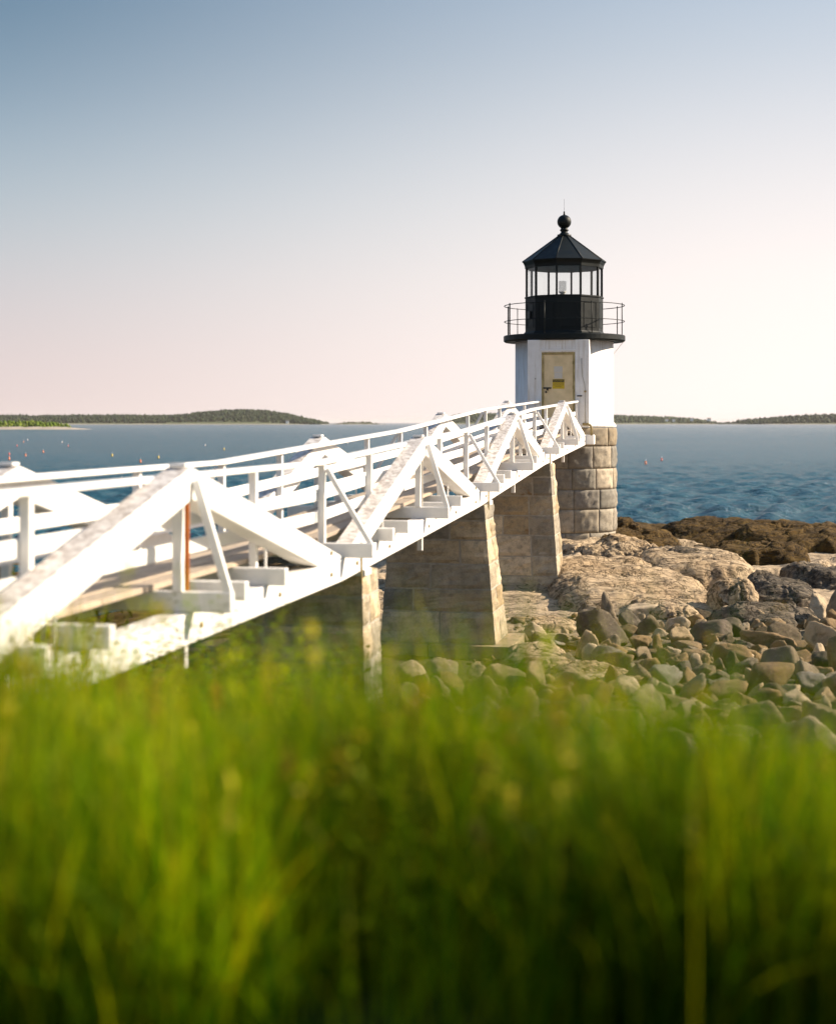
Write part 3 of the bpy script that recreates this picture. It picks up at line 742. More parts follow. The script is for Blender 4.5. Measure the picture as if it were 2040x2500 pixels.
# bedrock outcrops
def shelf_mesh(seed, w, d, h, plate=5.0, rough=1.0, dirn=0.5):
    """a shelf of bedrock in metres: broken outline, layered top, steep cracked sides"""
    NA, NR = 150, 46
    th = np.linspace(0, 2 * math.pi, NA, endpoint=False); rr_ = np.concatenate([[0.02], np.linspace(0.06, 1.0, NR - 1) ** 0.75])
    T, Q = np.meshgrid(th, rr_)
    cx, cy_ = np.cos(T), np.sin(T)
    sq = 1.0 / (np.abs(cx) ** 3.2 + np.abs(cy_) ** 3.2) ** (1 / 3.2)
    out = sq * (1 + 0.20 * fbm(np.stack([cx * 1.3 + seed, cy_ * 1.3], -1), 3, seed) + 0.07 * fbm(np.stack([cx * 5 + seed, cy_ * 5], -1), 3, seed + 1))
    x = cx * Q * out * w; y = cy_ * Q * out * d
    z = h * np.sqrt(np.clip(1 - Q ** plate, 0, 1)) - 0.25 * h * (Q > 0.999)
    c, s_ = math.cos(dirn), math.sin(dirn); u = c * x + s_ * y; v_ = -s_ * x + c * y
    P = np.stack([u, v_, z], -1)
    lay = fbm(P * (0.5, 1.6, 1.2) + seed, 4, seed + 2)
    st = np.floor(lay * 7) / 7 + 0.06 * (lay * 7 - np.floor(lay * 7))
    n1 = fbm(P * (0.45, 1.5, 0.8) + 3 * seed, 3, seed + 4); n2 = fbm(P * (2.2, 0.7, 1.0) + 5 * seed, 3, seed + 5)
    crk = np.exp(-(n1 / 0.02) ** 2) + 0.7 * np.exp(-(n2 / 0.016) ** 2)
    q2 = np.stack([u.ravel() / 1.1, v_.ravel() / 0.5], 1) + 0.5 * np.stack([lay.ravel(), n1.ravel()], 1)
    g1, g2, gi, _c = voro(q2, seed); bo = (_h(gi[:, 0], gi[:, 1], gi[:, 0] * 0, seed) * 2 - 1).reshape(x.shape); be = np.exp(-((g2 - g1) / 0.05) ** 2).reshape(x.shape)
    k = np.minimum(1, 4 * z / h + 0.2)
    z = z + rough * k * (0.24 * st + 0.05 * fbm(P * 3.2, 4, seed + 6) - 0.05 * crk + 0.055 * bo - 0.05 * be)
    push = rough * (0.16 * fbm(P * (1.2, 1.2, 3.5), 4, seed + 7) - 0.015 * crk) * sst(0.4, 0.9, Q)
    x = x + cx * push; y = y + cy_ * push
    V = np.stack([x.ravel(), y.ravel(), z.ravel()], 1)
    i_ = np.arange(NR - 1)[:, None] * NA + np.arange(NA)[None, :]; j_ = np.arange(NR - 1)[:, None] * NA + (np.arange(NA)[None, :] + 1) % NA
    F = np.stack([i_, j_, j_ + NA, i_ + NA], -1).reshape(-1, 4)[:, ::-1]
    V = np.concatenate([V, [[0, 0, V[:NA, 2].mean()]]]); cap = np.array([[NA * NR, (k_ + 1) % NA, k_, k_] for k_ in range(NA)])
    me = bpy.data.meshes.new('bedrock')
    me.from_pydata(V.tolist(), [], [tuple(q) for q in F.tolist()] + [(NA * NR, k_, (k_ + 1) % NA) for k_ in range(NA)])
    for p in me.polygons: p.use_smooth = True
    me.update(); return me
def outcrop(px, py, w, hz, deep, seed, mat, label, rotz=0.0, cuts=9, soft=10, nz=0.06, strata=0.0, sink=0.4, tilt=(0, 0), name='bedrock_outcrop'):
    X, Y = ray_ground(px, py); size = w / FPX * Y / 2
    me = shelf_mesh(seed, size, deep, hz + 0.25, 6.0 if mat is M['ledge_weed'] else 5.0, 0.55 if seed in (501, 502, 508, 512, 513, 514) else 1.0, rotz + 0.4); me.materials.append(mat)
    o = bpy.data.objects.new(name, me); COL.objects.link(o)
    o.rotation_euler = (tilt[0] + 0.05, tilt[1], rotz)
    o.location = (X, Y + deep * 0.85, height(X, Y + deep * 0.85) - 0.25)
    return tag(o, label, 'rock', 'bedrock outcrops below the lighthouse')
outcrop(1590, 1500, 420, 0.34, 3.2, 501, M['ledge_pale'], 'broad smooth pale bedrock slab right of the far pier', 0.1, 8, 8, 0.05, 0.012, 0.28, (0.08, 0.03))
outcrop(1720, 1428, 300, 0.36, 1.8, 502, M['ledge_pale'], 'pale ledge lip stretching behind the smooth slab', -0.05, 8, 9, 0.06, 0.02, 0.25)
outcrop(1690, 1403, 200, 0.55, 1.3, 503, M['ledge_dark'], 'dark banded rock hump behind the pale ledge', 0.2, 8, 7, 0.07, 0.03, 0.25, (0, 0.12))
outcrop(1795, 1500, 105, 0.55, 0.6, 504, M['ledge_pale'], 'upright streaked pale block at the end of the ledge', 0.2, 10, 12, 0.06, 0.02, 0.25)
outcrop(1925, 1490, 190, 0.55, 1.2, 505, M['ledge_dark'], 'grey banded outcrop right of the streaked block', -0.2, 9, 9, 0.08, 0.03, 0.3, (0, 0.1))
outcrop(2030, 1440, 150, 0.45, 1.2, 506, M['ledge_dark'], 'dark outcrop at the right edge under the brown ledge', 0.3, 9, 9, 0.08, 0.02, 0.3)
outcrop(1880, 1530, 260, 0.30, 1.1, 507, M['ledge_dark'], 'low dark cracked shelf above the boulder field', 0.05, 9, 10, 0.09, 0.02, 0.3)
outcrop(1640, 1515, 150, 0.35, 0.9, 508, M['ledge_pale'], 'tan sloping shelf below the smooth slab', 0.3, 9, 10, 0.06, 0.02, 0.3)
outcrop(1460, 1375, 150, 0.40, 1.5, 509, M['ledge_pale'], 'cracked pale ledge at the foot of the tower', 0.4, 10, 12, 0.08, 0.03, 0.3)
outcrop(1545, 1372, 150, 0.34, 1.0, 510, M['ledge_pale'], 'stepped pale ledge right of the tower foot', 0.2, 11, 14, 0.07, 0.03, 0.3)
outcrop(1420, 1440, 110, 0.35, 1.2, 511, M['ledge_pale'], 'small pale ledge behind the far pier footing', 0.1, 11, 14, 0.08, 0.03, 0.3)
outcrop(1345, 1535, 150, 0.12, 0.7, 512, M['ledge_pale'], 'flat pale slab lying in front of the far pier footing', 0.15, 9, 14, 0.06, 0.02, 0.2)
outcrop(1470, 1690, 270, 0.22, 1.0, 513, M['ledge_pale'], 'flat pale bedrock sheet half hidden by the tall grass', 0.1, 8, 8, 0.05, 0.015, 0.2)
outcrop(1330, 1640, 190, 0.20, 1.0, 514, M['ledge_pale'], 'flat sandy bedrock sheet beside the middle pier', 0.1, 8, 8, 0.05, 0.012, 0.2)
outcrop(1560, 1340, 210, 0.42, 1.8, 515, M['ledge_weed'], 'brown rounded ledge just right of the tower', 0.1, 8, 7, 0.08, 0.0, 0.3)
outcrop(1800, 1330, 330, 0.5, 2.4, 516, M['ledge_weed'], 'long brown weed-covered ledge by the water', 0.0, 8, 7, 0.09, 0.0, 0.3)
outcrop(1960, 1345, 300, 0.65, 2.4, 517, M['ledge_weed'], 'highest brown weed-covered ledge at the right edge', 0.05, 8, 7, 0.09, 0.0, 0.25)
outcrop(1850, 1378, 260, 0.35, 1.6, 518, M['ledge_weed'], 'dark weedy hollow ledge in front of the long brown one', 0.1, 8, 7, 0.09, 0.0, 0.25)
outcrop(1530, 1308, 70, 0.4, 1.0, 519, M['ledge_weed'], 'small weedy knob at the water beside the tower', 0.1, 8, 7, 0.09, 0.0, 0.2)
outcrop(500, 1330, 200, 0.5, 1.6, 520, M['ledge_weed'], 'weedy shore rock seen through the near truss', 0.1, 8, 7, 0.09, 0.0, 0.2)
outcrop(110, 1335, 260, 0.5, 1.6, 521, M['ledge_weed'], 'weedy shore rock seen through the leftmost rails', 0.1, 8, 7, 0.09, 0.0, 0.2)

# ------------------------------------------------------------------ bridge frame of reference
AX = Vector((0.1952, 0.9808, 0)); AN = Vector((0.9808, -0.1952, 0)); BAY = 9.13
C0 = Vector((-2.45, 11.675, 0))
TN = [-0.62, 0.5, 1.5, 2.5, 3.62]; ZN = [-1.645, -1.645, -1.36, -0.93, -0.62]
def zc(t): return float(np.interp(t, TN, ZN)) + CAMZ
def BP(t, o, z, ds=0.0):
    p = C0 + AX * (BAY * t + ds) + AN * o
    return Vector((p.x, p.y, zc(t + ds / BAY) + z))

# ------------------------------------------------------------------ stone block helper
def block(pts, cuts, amps, seed, bev=0.012):
    """pts 8 corners (bottom ccw, top ccw); rough-faced stone; amps = displacement"""
    bm = bmesh.new(); hexa(bm, pts)
    bmesh.ops.subdivide_edges(bm, edges=bm.edges[:], cuts=cuts, use_grid_fill=True)
    bm.normal_update()
    bmesh.ops.recalc_face_normals(bm, faces=bm.faces)
    c = sum((v.co for v in bm.verts), Vector()) / len(bm.verts)
    P = np.array([v.co[:] for v in bm.verts]); nz = fbm(P * 6.0 + seed * 3.1, 3, seed); n2 = noise(P * 15 + seed, seed)
    for v, a, b in zip(bm.verts, nz, n2):
        edge = len(set(tuple(round(x, 1) for x in f.normal) for f in v.link_faces)) > 1
        v.co += v.normal * ((-bev if edge else 0.0) + amps * (a * 1.2 + 0.35 * b + 0.2) * (0.35 if edge else 1.0))
    return bm

# ------------------------------------------------------------------ granite piers
def pier(sf, zt, zb, wt, wb, Tt, Tb, courses, label, seed, slab=True):
    """sf: distance along the bridge of the front face; widths and thickness at top / bottom"""
    rr = random.Random(seed)
    base = C0 + AX * sf + AX * (Tb / 2)
    e = empty('granite_pier', (base.x, base.y, zb), label, 'pier', 'granite piers under the footbridge')
    def PT(o, s, z):
        k = (zt - z) / (zt - zb); w = lerp(wt, wb, k); T = lerp(Tt, Tb, k)
        p = C0 + AX * (sf + s * T) + AN * (o * w / 2); return Vector((p.x, p.y, z))
    def PTi(o, s, z):                                    # inset core
        return PT(o * 0.985, 0.014 + s * 0.972, z)
    bm = bmesh.new(); q = [(-1, 0), (1, 0), (1, 1), (-1, 1)]
    hexa(bm, [PTi(a, b, zb) for a, b in q] + [PTi(a, b, zt - 0.03) for a, b in q]); part('mortar_core', bm, e, M['mortar'])
    tot = sum(courses); z = zt
    for ci, h in enumerate(courses):
        h = h * (zt - zb) / tot; z0, z1 = z - h + 0.006, z - 0.006; z -= h
        n = rr.choice((2, 3)) if ci % 2 else 2
        cut = [-1] + sorted(rr.uniform(-0.55, 0.6) if n == 2 else (-0.33 + 0.66 * k + rr.uniform(-0.15, 0.15)) for k in range(n - 1)) + [1]
        if n == 2 and ci % 2 == 0: cut[1] = rr.choice((-1, 1)) * rr.uniform(0.25, 0.6)
        sm = rr.uniform(0.42, 0.6)
        for a, b in zip(cut, cut[1:]):
            for s0, s1 in ((0, sm), (sm, 1)):
                ga, gb = (0 if a == -1 else 0.009), (0 if b == 1 else 0.009)
                sa, sb = s0 + (0.008 if s0 else 0), s1 - (0.008 if s1 < 1 else 0)
                pts = [PT(a + ga, sa, z0), PT(b - gb, sa, z0), PT(b - gb, sb, z0), PT(a + ga, sb, z0), PT(a + ga, sa, z1), PT(b - gb, sa, z1), PT(b - gb, sb, z1), PT(a + ga, sb, z1)]
                part('stone_block', block(pts, 5, 0.034, rr.randrange(999), 0.016), e, M['pier_granite'])
    if slab:
        w, T = wb / 2 + 0.28, Tb
        for a, b in ((-1, -0.1), (-0.1, 1)):
            def SP(o, s, z):
                p = C0 + AX * (sf - 0.16 + s * (T + 0.32)) + AN * (o * w); return Vector((p.x, p.y, z))
            z0, z1 = zb - 0.45, zb - 0.004
            pts = [SP(a, 0, z0), SP(b - 0.01, 0, z0), SP(b - 0.01, 1, z0), SP(a, 1, z0), SP(a, 0, z1), SP(b - 0.01, 0, z1), SP(b - 0.01, 1, z1), SP(a, 1, z1)]
            part('footing_slab', block(pts, 5, 0.022, rr.randrange(999), 0.007), e, M['pier_granite'])
    return e
def s_of(t): return t * BAY
CO = [0.27, 0.32, 0.40, 0.41, 0.38, 0.52]
pier(s_of(0.615), CAMZ - 1.66, CAMZ - 3.45, 1.52, 1.60, 0.80, 0.92, CO[:5], 'nearest granite pier with a pale sunlit end, standing in the tall grass', 1)
pier(s_of(1.555), CAMZ - 1.345, CAMZ - 3.65, 1.58, 1.96, 0.85, 1.40, CO, 'middle granite pier on a stepped footing slab', 2)
pier(s_of(2.575), CAMZ - 0.905, CAMZ - 3.88, 1.66, 2.06, 0.85, 1.50, [0.3, 0.4, 0.42, 0.42, 0.45, 0.42, 0.42], 'farthest granite pier beside the lighthouse base', 3)

# ------------------------------------------------------------------ footbridge
bridge = empty('footbridge', BP(-0.5, 0, 0), 'white wooden truss footbridge climbing to the lighthouse door', 'footbridge')
OC = 0.6875; CW, CH = 0.20, 0.235; FB = 0.15; DK = CH + 0.002 + FB
RT = 1.25
def bpart(name, bm, mat='white', **k): return part(name, bm, bridge, M[mat], **k)
spans = [(-0.62, 0.0, 0.5), (0.5, 1.0, 1.5), (1.5, 2.0, 2.5), (2.5, 3.0, 3.60)]
def prism(poly, t_ref, o, w):
    """poly of (t, z) in the truss plane, extruded w across"""
    bm = bmesh.new(); A = [bm.verts.new(BP(t, o - w / 2, z)) for t, z in poly]; B = [bm.verts.new(BP(t, o + w / 2, z)) for t, z in poly]
    bm.faces.new(A); bm.faces.new(B[::-1])
    n = len(poly)
    for i in range(n): bm.faces.new([A[i], B[i], B[(i + 1) % n], A[(i + 1) % n]])
    bmesh.ops.recalc_face_normals(bm, faces=bm.faces)
    bmesh.ops.bevel(bm, geom=bm.edges[:], offset=0.009, segments=1, affect='EDGES')
    return bm
def vpost(t, o, z0, z1, across, along, ds=0.0, bev=0.005):
    a = BP(t, o, z0, ds); b = Vector((a.x, a.y, BP(t, o, z1, ds).z))
    bm = bmesh.new()
    q = [(-1, -1), (1, -1), (1, 1), (-1, 1)]
    hexa(bm, [a + AN * (i * across / 2) + AX * (j * along / 2) for i, j in q] + [b + AN * (i * across / 2) + AX * (j * along / 2) for i, j in q], bev)
    return bm
pk = 1.315; vt = 0.245
for si, (t0, tm, t1) in enumerate(spans):
    for s in (1, -1):
        o = s * OC
        bpart('bottom_chord', beam(BP(t0, o, CH / 2, 0.003), BP(t1, o, CH / 2, -0.003), CW, CH, 0.009))
        # truss timbers
        for (ta, off) in ((max(t0, -0.5), 0.20), (t1, -0.02)):
            te = ta + off / BAY; L_ = (tm - te)
            zl = CH + 0.004 + 0.035
            sl = (pk - zl) / L_
            tb_ = te + (CH + 0.004 - (zl - vt)) / sl if True else 0
            em = 0.0015 * (1 if L_ < 0 else -1) / 1.0
            poly = [(te, CH + 0.004), (te, zl), (tm + em / BAY * 1.0, pk), (tm + em / BAY, pk - vt), (tb_, CH + 0.004)]
            bpart('truss_timber', prism(poly, tm, o, CW), 'white_worn')
        bpart('peak_cap', vpost(tm, o, pk + 0.002, pk + 0.028, 0.13, 0.12), 'white_worn')
        bpart('king_post', vpost(tm, o, CH + 0.004 + FB, pk - vt - 0.004, 0.075, 0.065, -0.03))
        bpart('tie_rod', tube([BP(tm, o + s * 0.04, CH, 0.05), BP(tm, o + s * 0.04, pk - vt - 0.02, 0.05)], 0.019 if si == 0 else 0.011, 8), 'rust' if si == 0 and s == 1 else 'cable')
        bpart('rod_end', vpost(tm, o + s * 0.02, -0.19, -0.003, 0.07, 0.06))
        for q in (-0.24, 0.24):
            if t0 > tm + q: continue
            zz = pk - vt - (pk - CH - 0.039) * abs(q) / (tm - max(t0, -0.5) if q < 0 else t1 - tm) - 0.03
            bpart('hanger_rod', tube([BP(tm + q, o, CH), BP(tm + q, o, zz)], 0.012, 6))
        for bt, bz in ((tm, pk - 0.13), (tm, CH * 0.5), (t1 - 0.05, CH * 0.5), (t1 - 0.05, CH + 0.10), (max(t0, -0.5) + 0.07, CH * 0.5), (tm + 0.25, CH * 0.5), (tm - 0.25, CH * 0.5)):
            if bt == tm and bz < 0.3: bt = tm + 0.02
            bpart('bolt', tube([BP(bt, o + s * 0.098, bz), BP(bt, o + s * 0.118, bz)], 0.021, 8), 'pipe')
        # posts and rails stand inside the truss
        for q, nm in ((-0.25, 'rail_post'), (0.25, 'rail_post'), (0.5, 'rail_post')):
            tt = tm + q if q != 0.5 else t1
            if tt > 3.55: tt = 3.585
            ds = 0.11 if q == 0.5 and si < 3 else 0.0
            z_bot = CH + 0.004 if q != 0.5 or si == 3 else DK + 0.002
            bpart(nm, vpost(tt, s * 0.5475, z_bot, RT - 0.05, 0.07, 0.062, ds))
        # last span's posts come a little closer
        bpart('hand_rail', beam(BP(t0, s * 0.53, RT - 0.0225, 0.003), BP(t1, s * 0.53, RT - 0.0225, -0.003), 0.13, 0.045, 0.006))
        bpart('mid_rail', beam(BP(t0, s * 0.496, 0.885, 0.003), BP(t1, s * 0.496, 0.885, -0.003), 0.03, 0.115, 0.005))
        bpart('low_rail', beam(BP(t0, s * 0.496, 0.66, 0.003), BP(t1, s * 0.496, 0.66, -0.003), 0.03, 0.115, 0.005))
        # outrigger braces
        bpart('outrigger_brace', beam(BP(tm, s * 0.815, pk - 0.10), BP(tm, s * 1.07, DK - 0.01), 0.05, 0.062, 0.004, side=AX))
        if si < 3: bpart('outrigger_brace', beam(BP(t1, s * 0.60, RT - 0.09, 0.11), BP(t1, s * 1.07, DK - 0.01, 0.11), 0.045, 0.05, 0.004, side=AX))
        if si < 3:
            bpart('bearing_block', vpost(t1, o, -0.075, -0.004, 0.24, 0.30, -0.02 + 1.15))
            if s == 1: bpart('anchor_rod', tube([BP(t1, o + 0.13, 0.33, 0.75), BP(t1, o + 0.13, -0.12, 0.75)], 0.013, 6), 'pipe')
    # floor beams
    for q in (-0.56, -0.46, -0.31, -0.21, 0.0, 0.085, 0.21):
        t = tm + q
        if t < t0 + 0.12 and si > 0 or t < t0: continue
        if t > t1 - 0.085: continue
        long = q == 0.0
        hl = 1.10 if long else 0.95 + random.uniform(-0.02, 0.02)
        bpart('outrigger_beam' if long else 'floor_beam', beam(BP(t, -hl, CH + 0.003 + FB / 2), BP(t, hl, CH + 0.003 + FB / 2), 0.09, FB, 0.006))
    if si < 3:
        bpart('outrigger_beam', beam(BP(t1, -1.10, CH + 0.003 + FB / 2, 0.11), BP(t1, 1.10, CH + 0.003 + FB / 2, 0.11), 0.09, FB, 0.006))
    # deck planks run the length of the bridge, in two lengths per span
    for k in range(5):
        o = -0.40 + 0.20 * k; split = tm + random.choice((-0.11, 0.09, 0.21))
        for a, b in ((t0, split), (split, t1)):
            dz = random.uniform(0, 0.006)
            bpart('deck_plank', beam(BP(a, o, DK + 0.026 + dz, 0.004), BP(b, o, DK + 0.026 + dz, -0.004), 0.19, 0.045, 0.005), 'deck')

# ------------------------------------------------------------------ lighthouse
TX, TY = 4.295, 45.5
LZ = lambda z: CAMZ + z
lh = empty('lighthouse', (TX, TY, LZ(-3.6)), 'white brick lighthouse with black lantern on a rough granite base', 'lighthouse')
TC = (TX, TY)
def lp(name, bm, mat, smooth=False, parent=None, label=None): return part(name, bm, parent or lh, M[mat], smooth, label)
# granite base, course by course
core = lp('granite_base', lathe([(1.46, LZ(-4.2)), (1.46, LZ(-0.16))], TC, 48), 'mortar')
cz = [-0.135, -0.675, -1.313, -1.915, -2.48, -3.15, -3.9]
for ci, (a, b) in enumerate(zip(cz, cz[1:])):
    rr = random.Random(50 + ci); n = 12; th = rr.uniform(0, 0.6) + (0.314 if ci % 2 else 0)
    edges = [th + (2 * math.pi / n) * (k + rr.uniform(-0.16, 0.16)) for k in range(n)]; edges.append(edges[0] + 2 * math.pi)
    for t0, t1 in zip(edges, edges[1:]):
        bm = bmesh.new(); N, K = 15, 9; ro = 1.515; ri = 1.40; g = 0.006
        t0g, t1g = t0 + g / ro, t1 - g / ro; z1, z0 = LZ(a) - 0.007, LZ(b) + 0.007
        sd = rr.randrange(900); pts = []
        for j in range(K):
            for i in range(N):
                tt = lerp(t0g, t1g, i / (N - 1)); zz = lerp(z0, z1, j / (K - 1)); pts.append((tt, zz, min(i, N - 1 - i, j, K - 1 - j)))
        P = np.array([(math.cos(t) * ro, math.sin(t) * ro, z) for t, z, _ in pts])
        dn = fbm(P * 9 + sd, 4, sd, 0.65); ov = []
        for (t, z, ed), d in zip(pts, dn):
            r_ = ro + (0.075 * d + 0.016 if ed > 1 else (0.010 + 0.04 * d if ed == 1 else -0.003))
            ov.append(bm.verts.new((TX + r_ * math.cos(t), TY + r_ * math.sin(t), z)))
        for j in range(K - 1):
            for i in range(N - 1): bm.faces.new([ov[j * N + i], ov[j * N + i + 1], ov[(j + 1) * N + i + 1], ov[(j + 1) * N + i]])
        rim = [ov[i] for i in range(N)] + [ov[j * N + N - 1] for j in range(1, K)] + [ov[(K - 1) * N + i] for i in range(N - 2, -1, -1)] + [ov[j * N] for j in range(K - 2, 0, -1)]
        inn = []
        for w_ in rim:
            d2 = Vector((w_.co.x - TX, w_.co.y - TY, 0)).normalized() * ri; inn.append(bm.verts.new((TX + d2.x, TY + d2.y, w_.co.z)))
        for k in range(len(rim)): bm.faces.new([rim[k], rim[(k + 1) % len(rim)], inn[(k + 1) % len(rim)], inn[k]])
        lp('stone_block', bm, 'granite', True, core)
# brick tower with UVs in metres
def uv_cyl(o, r):
    me = o.data; uv = me.uv_layers.new(name='UVMap')
    for p in me.polygons:
        for li in p.loop_indices:
            c = me.vertices[me.loops[li].vertex_index].co + o.matrix_basis.translation
            a = math.atan2(c.y - (TY - lh.location.y), c.x - (TX - lh.location.x))
            uv.data[li].uv = (a * r, c.z)
def uv_box(o):
    me = o.data; uv = me.uv_layers.new(name='UVMap')
    for p in me.polygons:
        n = p.normal
        for li in p.loop_indices:
            c = me.vertices[me.loops[li].vertex_index].co
            uv.data[li].uv = (c.dot(AN) if abs(n.dot(AX)) > 0.5 else c.dot(AX), c.z)
tw = lp('tower_wall', lathe([(1.50, LZ(-0.128)), (1.52, LZ(-0.10)), (1.50, LZ(-0.05)), (1.44, LZ(0.02)), (1.435, LZ(2.36))], TC, 72), 'brick', True); uv_cyl(tw, 1.44)
axis_p = Vector((TX, TY, 0))
def TP(o, d, z): p = axis_p + AN * o - AX * d; return Vector((p.x, p.y, LZ(z)))   # o across, d towards the bridge
def tbox(o0, o1, d0, d1, z0, z1, bev=0.006):
    bm = bmesh.new(); q = [(o0, d1), (o1, d1), (o1, d0), (o0, d0)]
    hexa(bm, [TP(a, b, z0) for a, b in q] + [TP(a, b, z1) for a, b in q], bev); return bm
# entrance bay built round the door opening
DW, D0, D1, DF = 0.475, 0.02, 2.00, 1.66
bay = lp('entrance_bay', tbox(-0.875, -DW - 0.002, 0.85, DF, -0.125, 2.356, 0.008), 'brick'); uv_box(bay)
b2 = lp('entrance_bay', tbox(DW + 0.002, 0.875, 0.85, DF, -0.125, 2.356, 0.008), 'brick'); uv_box(b2)
b3 = lp('entrance_bay', tbox(-DW, DW, 0.85, DF - 0.004, D1 + 0.002, 2.353, 0.006), 'brick'); uv_box(b3)
b4 = lp('door_sill', tbox(-DW, DW, 0.85, DF + 0.05, -0.13, D0 - 0.002, 0.008), 'granite')
fr = 0.055
lp('door_frame', tbox(-DW, -DW + fr, 1.50, DF - 0.02, D0, D1 - fr), 'door_frame'); lp('door_frame', tbox(DW - fr, DW, 1.50, DF - 0.02, D0, D1 - fr), 'door_frame')
lp('door_frame', tbox(-DW, DW, 1.50, DF - 0.018, D1 - fr + 0.001, D1), 'door_frame')
lp('lintel_strip', tbox(-DW - 0.04, DW + 0.04, DF - 0.01, DF + 0.018, D1 + 0.035, D1 + 0.085, 0.004), 'white')
door = lp('door', tbox(-DW + fr + 0.006, DW - fr - 0.006, 1.50, DF - 0.045, D0 + 0.006, D1 - fr - 0.006, 0.004), 'door')
dfz = DF - 0.045
sg = lp('caution_sign', tbox(-0.167, 0.173, dfz + 0.001, dfz + 0.006, 0.965, 1.235, 0.001), 'sign', parent=door)
lp('sign_header', tbox(-0.150, 0.156, dfz + 0.0065, dfz + 0.008, 1.155, 1.225, 0.0), 'dark', parent=sg) if False else None
hd = part('sign_header', tbox(-0.158, 0.164, dfz + 0.0065, dfz + 0.008, 1.150, 1.227, 0.0), door, M['dark'])
for a in (0.0, 1.0): pass
lp('paper_notice', tbox(-0.125, 0.115, dfz + 0.001, dfz + 0.004, 1.435, 1.60, 0.0005), 'paper', parent=door, label='upper blank paper notice')
lp('paper_notice', tbox(-0.115, 0.110, dfz + 0.001, dfz + 0.004, 1.255, 1.428, 0.0005), 'paper', parent=door, label='lower blank paper notice')
lp('hasp', tbox(-0.43, -0.20, dfz + 0.001, dfz + 0.03, 0.965, 1.005, 0.004), 'dark', parent=door)
lp('padlock', tbox(-0.335, -0.275, dfz + 0.031, dfz + 0.06, 0.915, 0.985, 0.008), 'dark', parent=door)
bm = bmesh.new(); bmesh.ops.create_uvsphere(bm, u_segments=12, v_segments=8, radius=0.03); bmesh.ops.translate(bm, verts=bm.verts, vec=TP(-0.345, dfz + 0.03, 0.87)); lp('knob', bm, 'dark', True, door)
for zz in (0.3, 1.0, 1.7): lp('hinge', tbox(DW - fr - 0.02, DW - fr + 0.012, dfz - 0.002, dfz + 0.012, zz - 0.05, zz + 0.05, 0.003), 'door_frame', parent=door)
def letters(txt, size, o, z, mat, dep, parent, name='lettering', bold=0.0):
    cu = bpy.data.curves.new(name, 'FONT'); cu.body = txt; cu.size = size; cu.align_x = 'CENTER'; cu.align_y = 'CENTER'; cu.extrude = 0.0008; cu.offset = bold
    tmp = bpy.data.objects.new('tmp_text', cu); COL.objects.link(tmp)
    dg = bpy.context.evaluated_depsgraph_get(); me = bpy.data.meshes.new_from_object(tmp.evaluated_get(dg))
    bpy.data.objects.remove(tmp, do_unlink=True)
    me.transform(Matrix((( AN.x, 0, -AX.x, 0), (AN.y, 0, -AX.y, 0), (0, 1, 0, 0), (0, 0, 0, 1))))
    me.materials.clear(); me.materials.append(M[mat]); me.name = name
    return link(name, me, TP(o, dep, z), parent)
letters('CAUTION', 0.060, 0.003, 1.188, 'sign', dfz + 0.009, door)
for k, t in enumerate(('EAR PROTECTION', 'REQUIRED BEYOND', 'THIS POINT')): letters(t, 0.036, 0.003, 1.117 - 0.045 * k, 'dark', dfz + 0.0075, door)
# small fittings on the wall
lp('wall_vent', tbox(DW + 0.06, DW + 0.20, DF + 0.002, DF + 0.03, 0.74, 0.775, 0.003), 'dark')
lp('wall_bolt', tbox(-0.66, -0.635, DF + 0.001, DF + 0.02, 1.235, 1.26, 0.003), 'dark')
lp('cable', tube([TP(0.66, DF + 0.012, 1.82), TP(0.665, DF + 0.012, 1.55), TP(0.69, DF + 0.012, 1.3), TP(0.745, DF + 0.012, 1.1), TP(0.76, DF + 0.012, 0.9), TP(0.765, DF + 0.012, -0.05)], 0.011, 6), 'cable', True)
lp('cable_box', tbox(0.735, 0.795, DF + 0.002, DF + 0.04, 0.86, 0.91, 0.004), 'pipe')
lp('conduit', tube([TP(0.70, DF + 0.02, -0.04), TP(0.84, DF + 0.06, -0.04), TP(0.91, DF + 0.06, -0.07), TP(0.94, DF + 0.05, -0.14), TP(0.945, DF + 0.05, -0.36)], 0.038, 10), 'pipe', True)
lp('bearing_ledge', tbox(-0.95, 1.02, 1.38, DF + 0.08, -0.62, -0.34, 0.02), 'white', label='white concrete ledge under the bridge end')
# gallery
lp('gallery_deck', lathe([(1.40, LZ(2.362)), (1.74, LZ(2.362)), (1.78, LZ(2.40)), (1.78, LZ(2.53)), (1.76, LZ(2.55)), (1.0, LZ(2.555))], TC, 72), 'black', False)
for zz, r_ in ((3.43, 0.0125), (2.965, 0.0115)):
    lp('rail_ring', tube([(TX + 1.755 * math.cos(k * math.pi / 36), TY + 1.755 * math.sin(k * math.pi / 36), LZ(zz)) for k in range(72)], r_, 6, closed=True), 'black', True)
for k in range(8):
    a = R(21.0 + 45 * k); lp('rail_post', tube([(TX + 1.755 * math.cos(a), TY + 1.755 * math.sin(a), LZ(2.552)), (TX + 1.755 * math.cos(a), TY + 1.755 * math.sin(a), LZ(3.47))], 0.019 if k in (3, 4) else 0.015, 6), 'black', True)
a = R(137.5); lp('rail_post', tube([(TX + 1.755 * math.cos(a), TY + 1.755 * math.sin(a), LZ(2.552)), (TX + 1.755 * math.cos(a), TY + 1.755 * math.sin(a), LZ(3.45))], 0.013, 6), 'black', True)
lp('stay_wire', tube([(TX + 1.70, TY - 0.3, LZ(2.37)), (TX + 1.435, TY - 0.2, LZ(2.02))], 0.007, 5), 'cable')
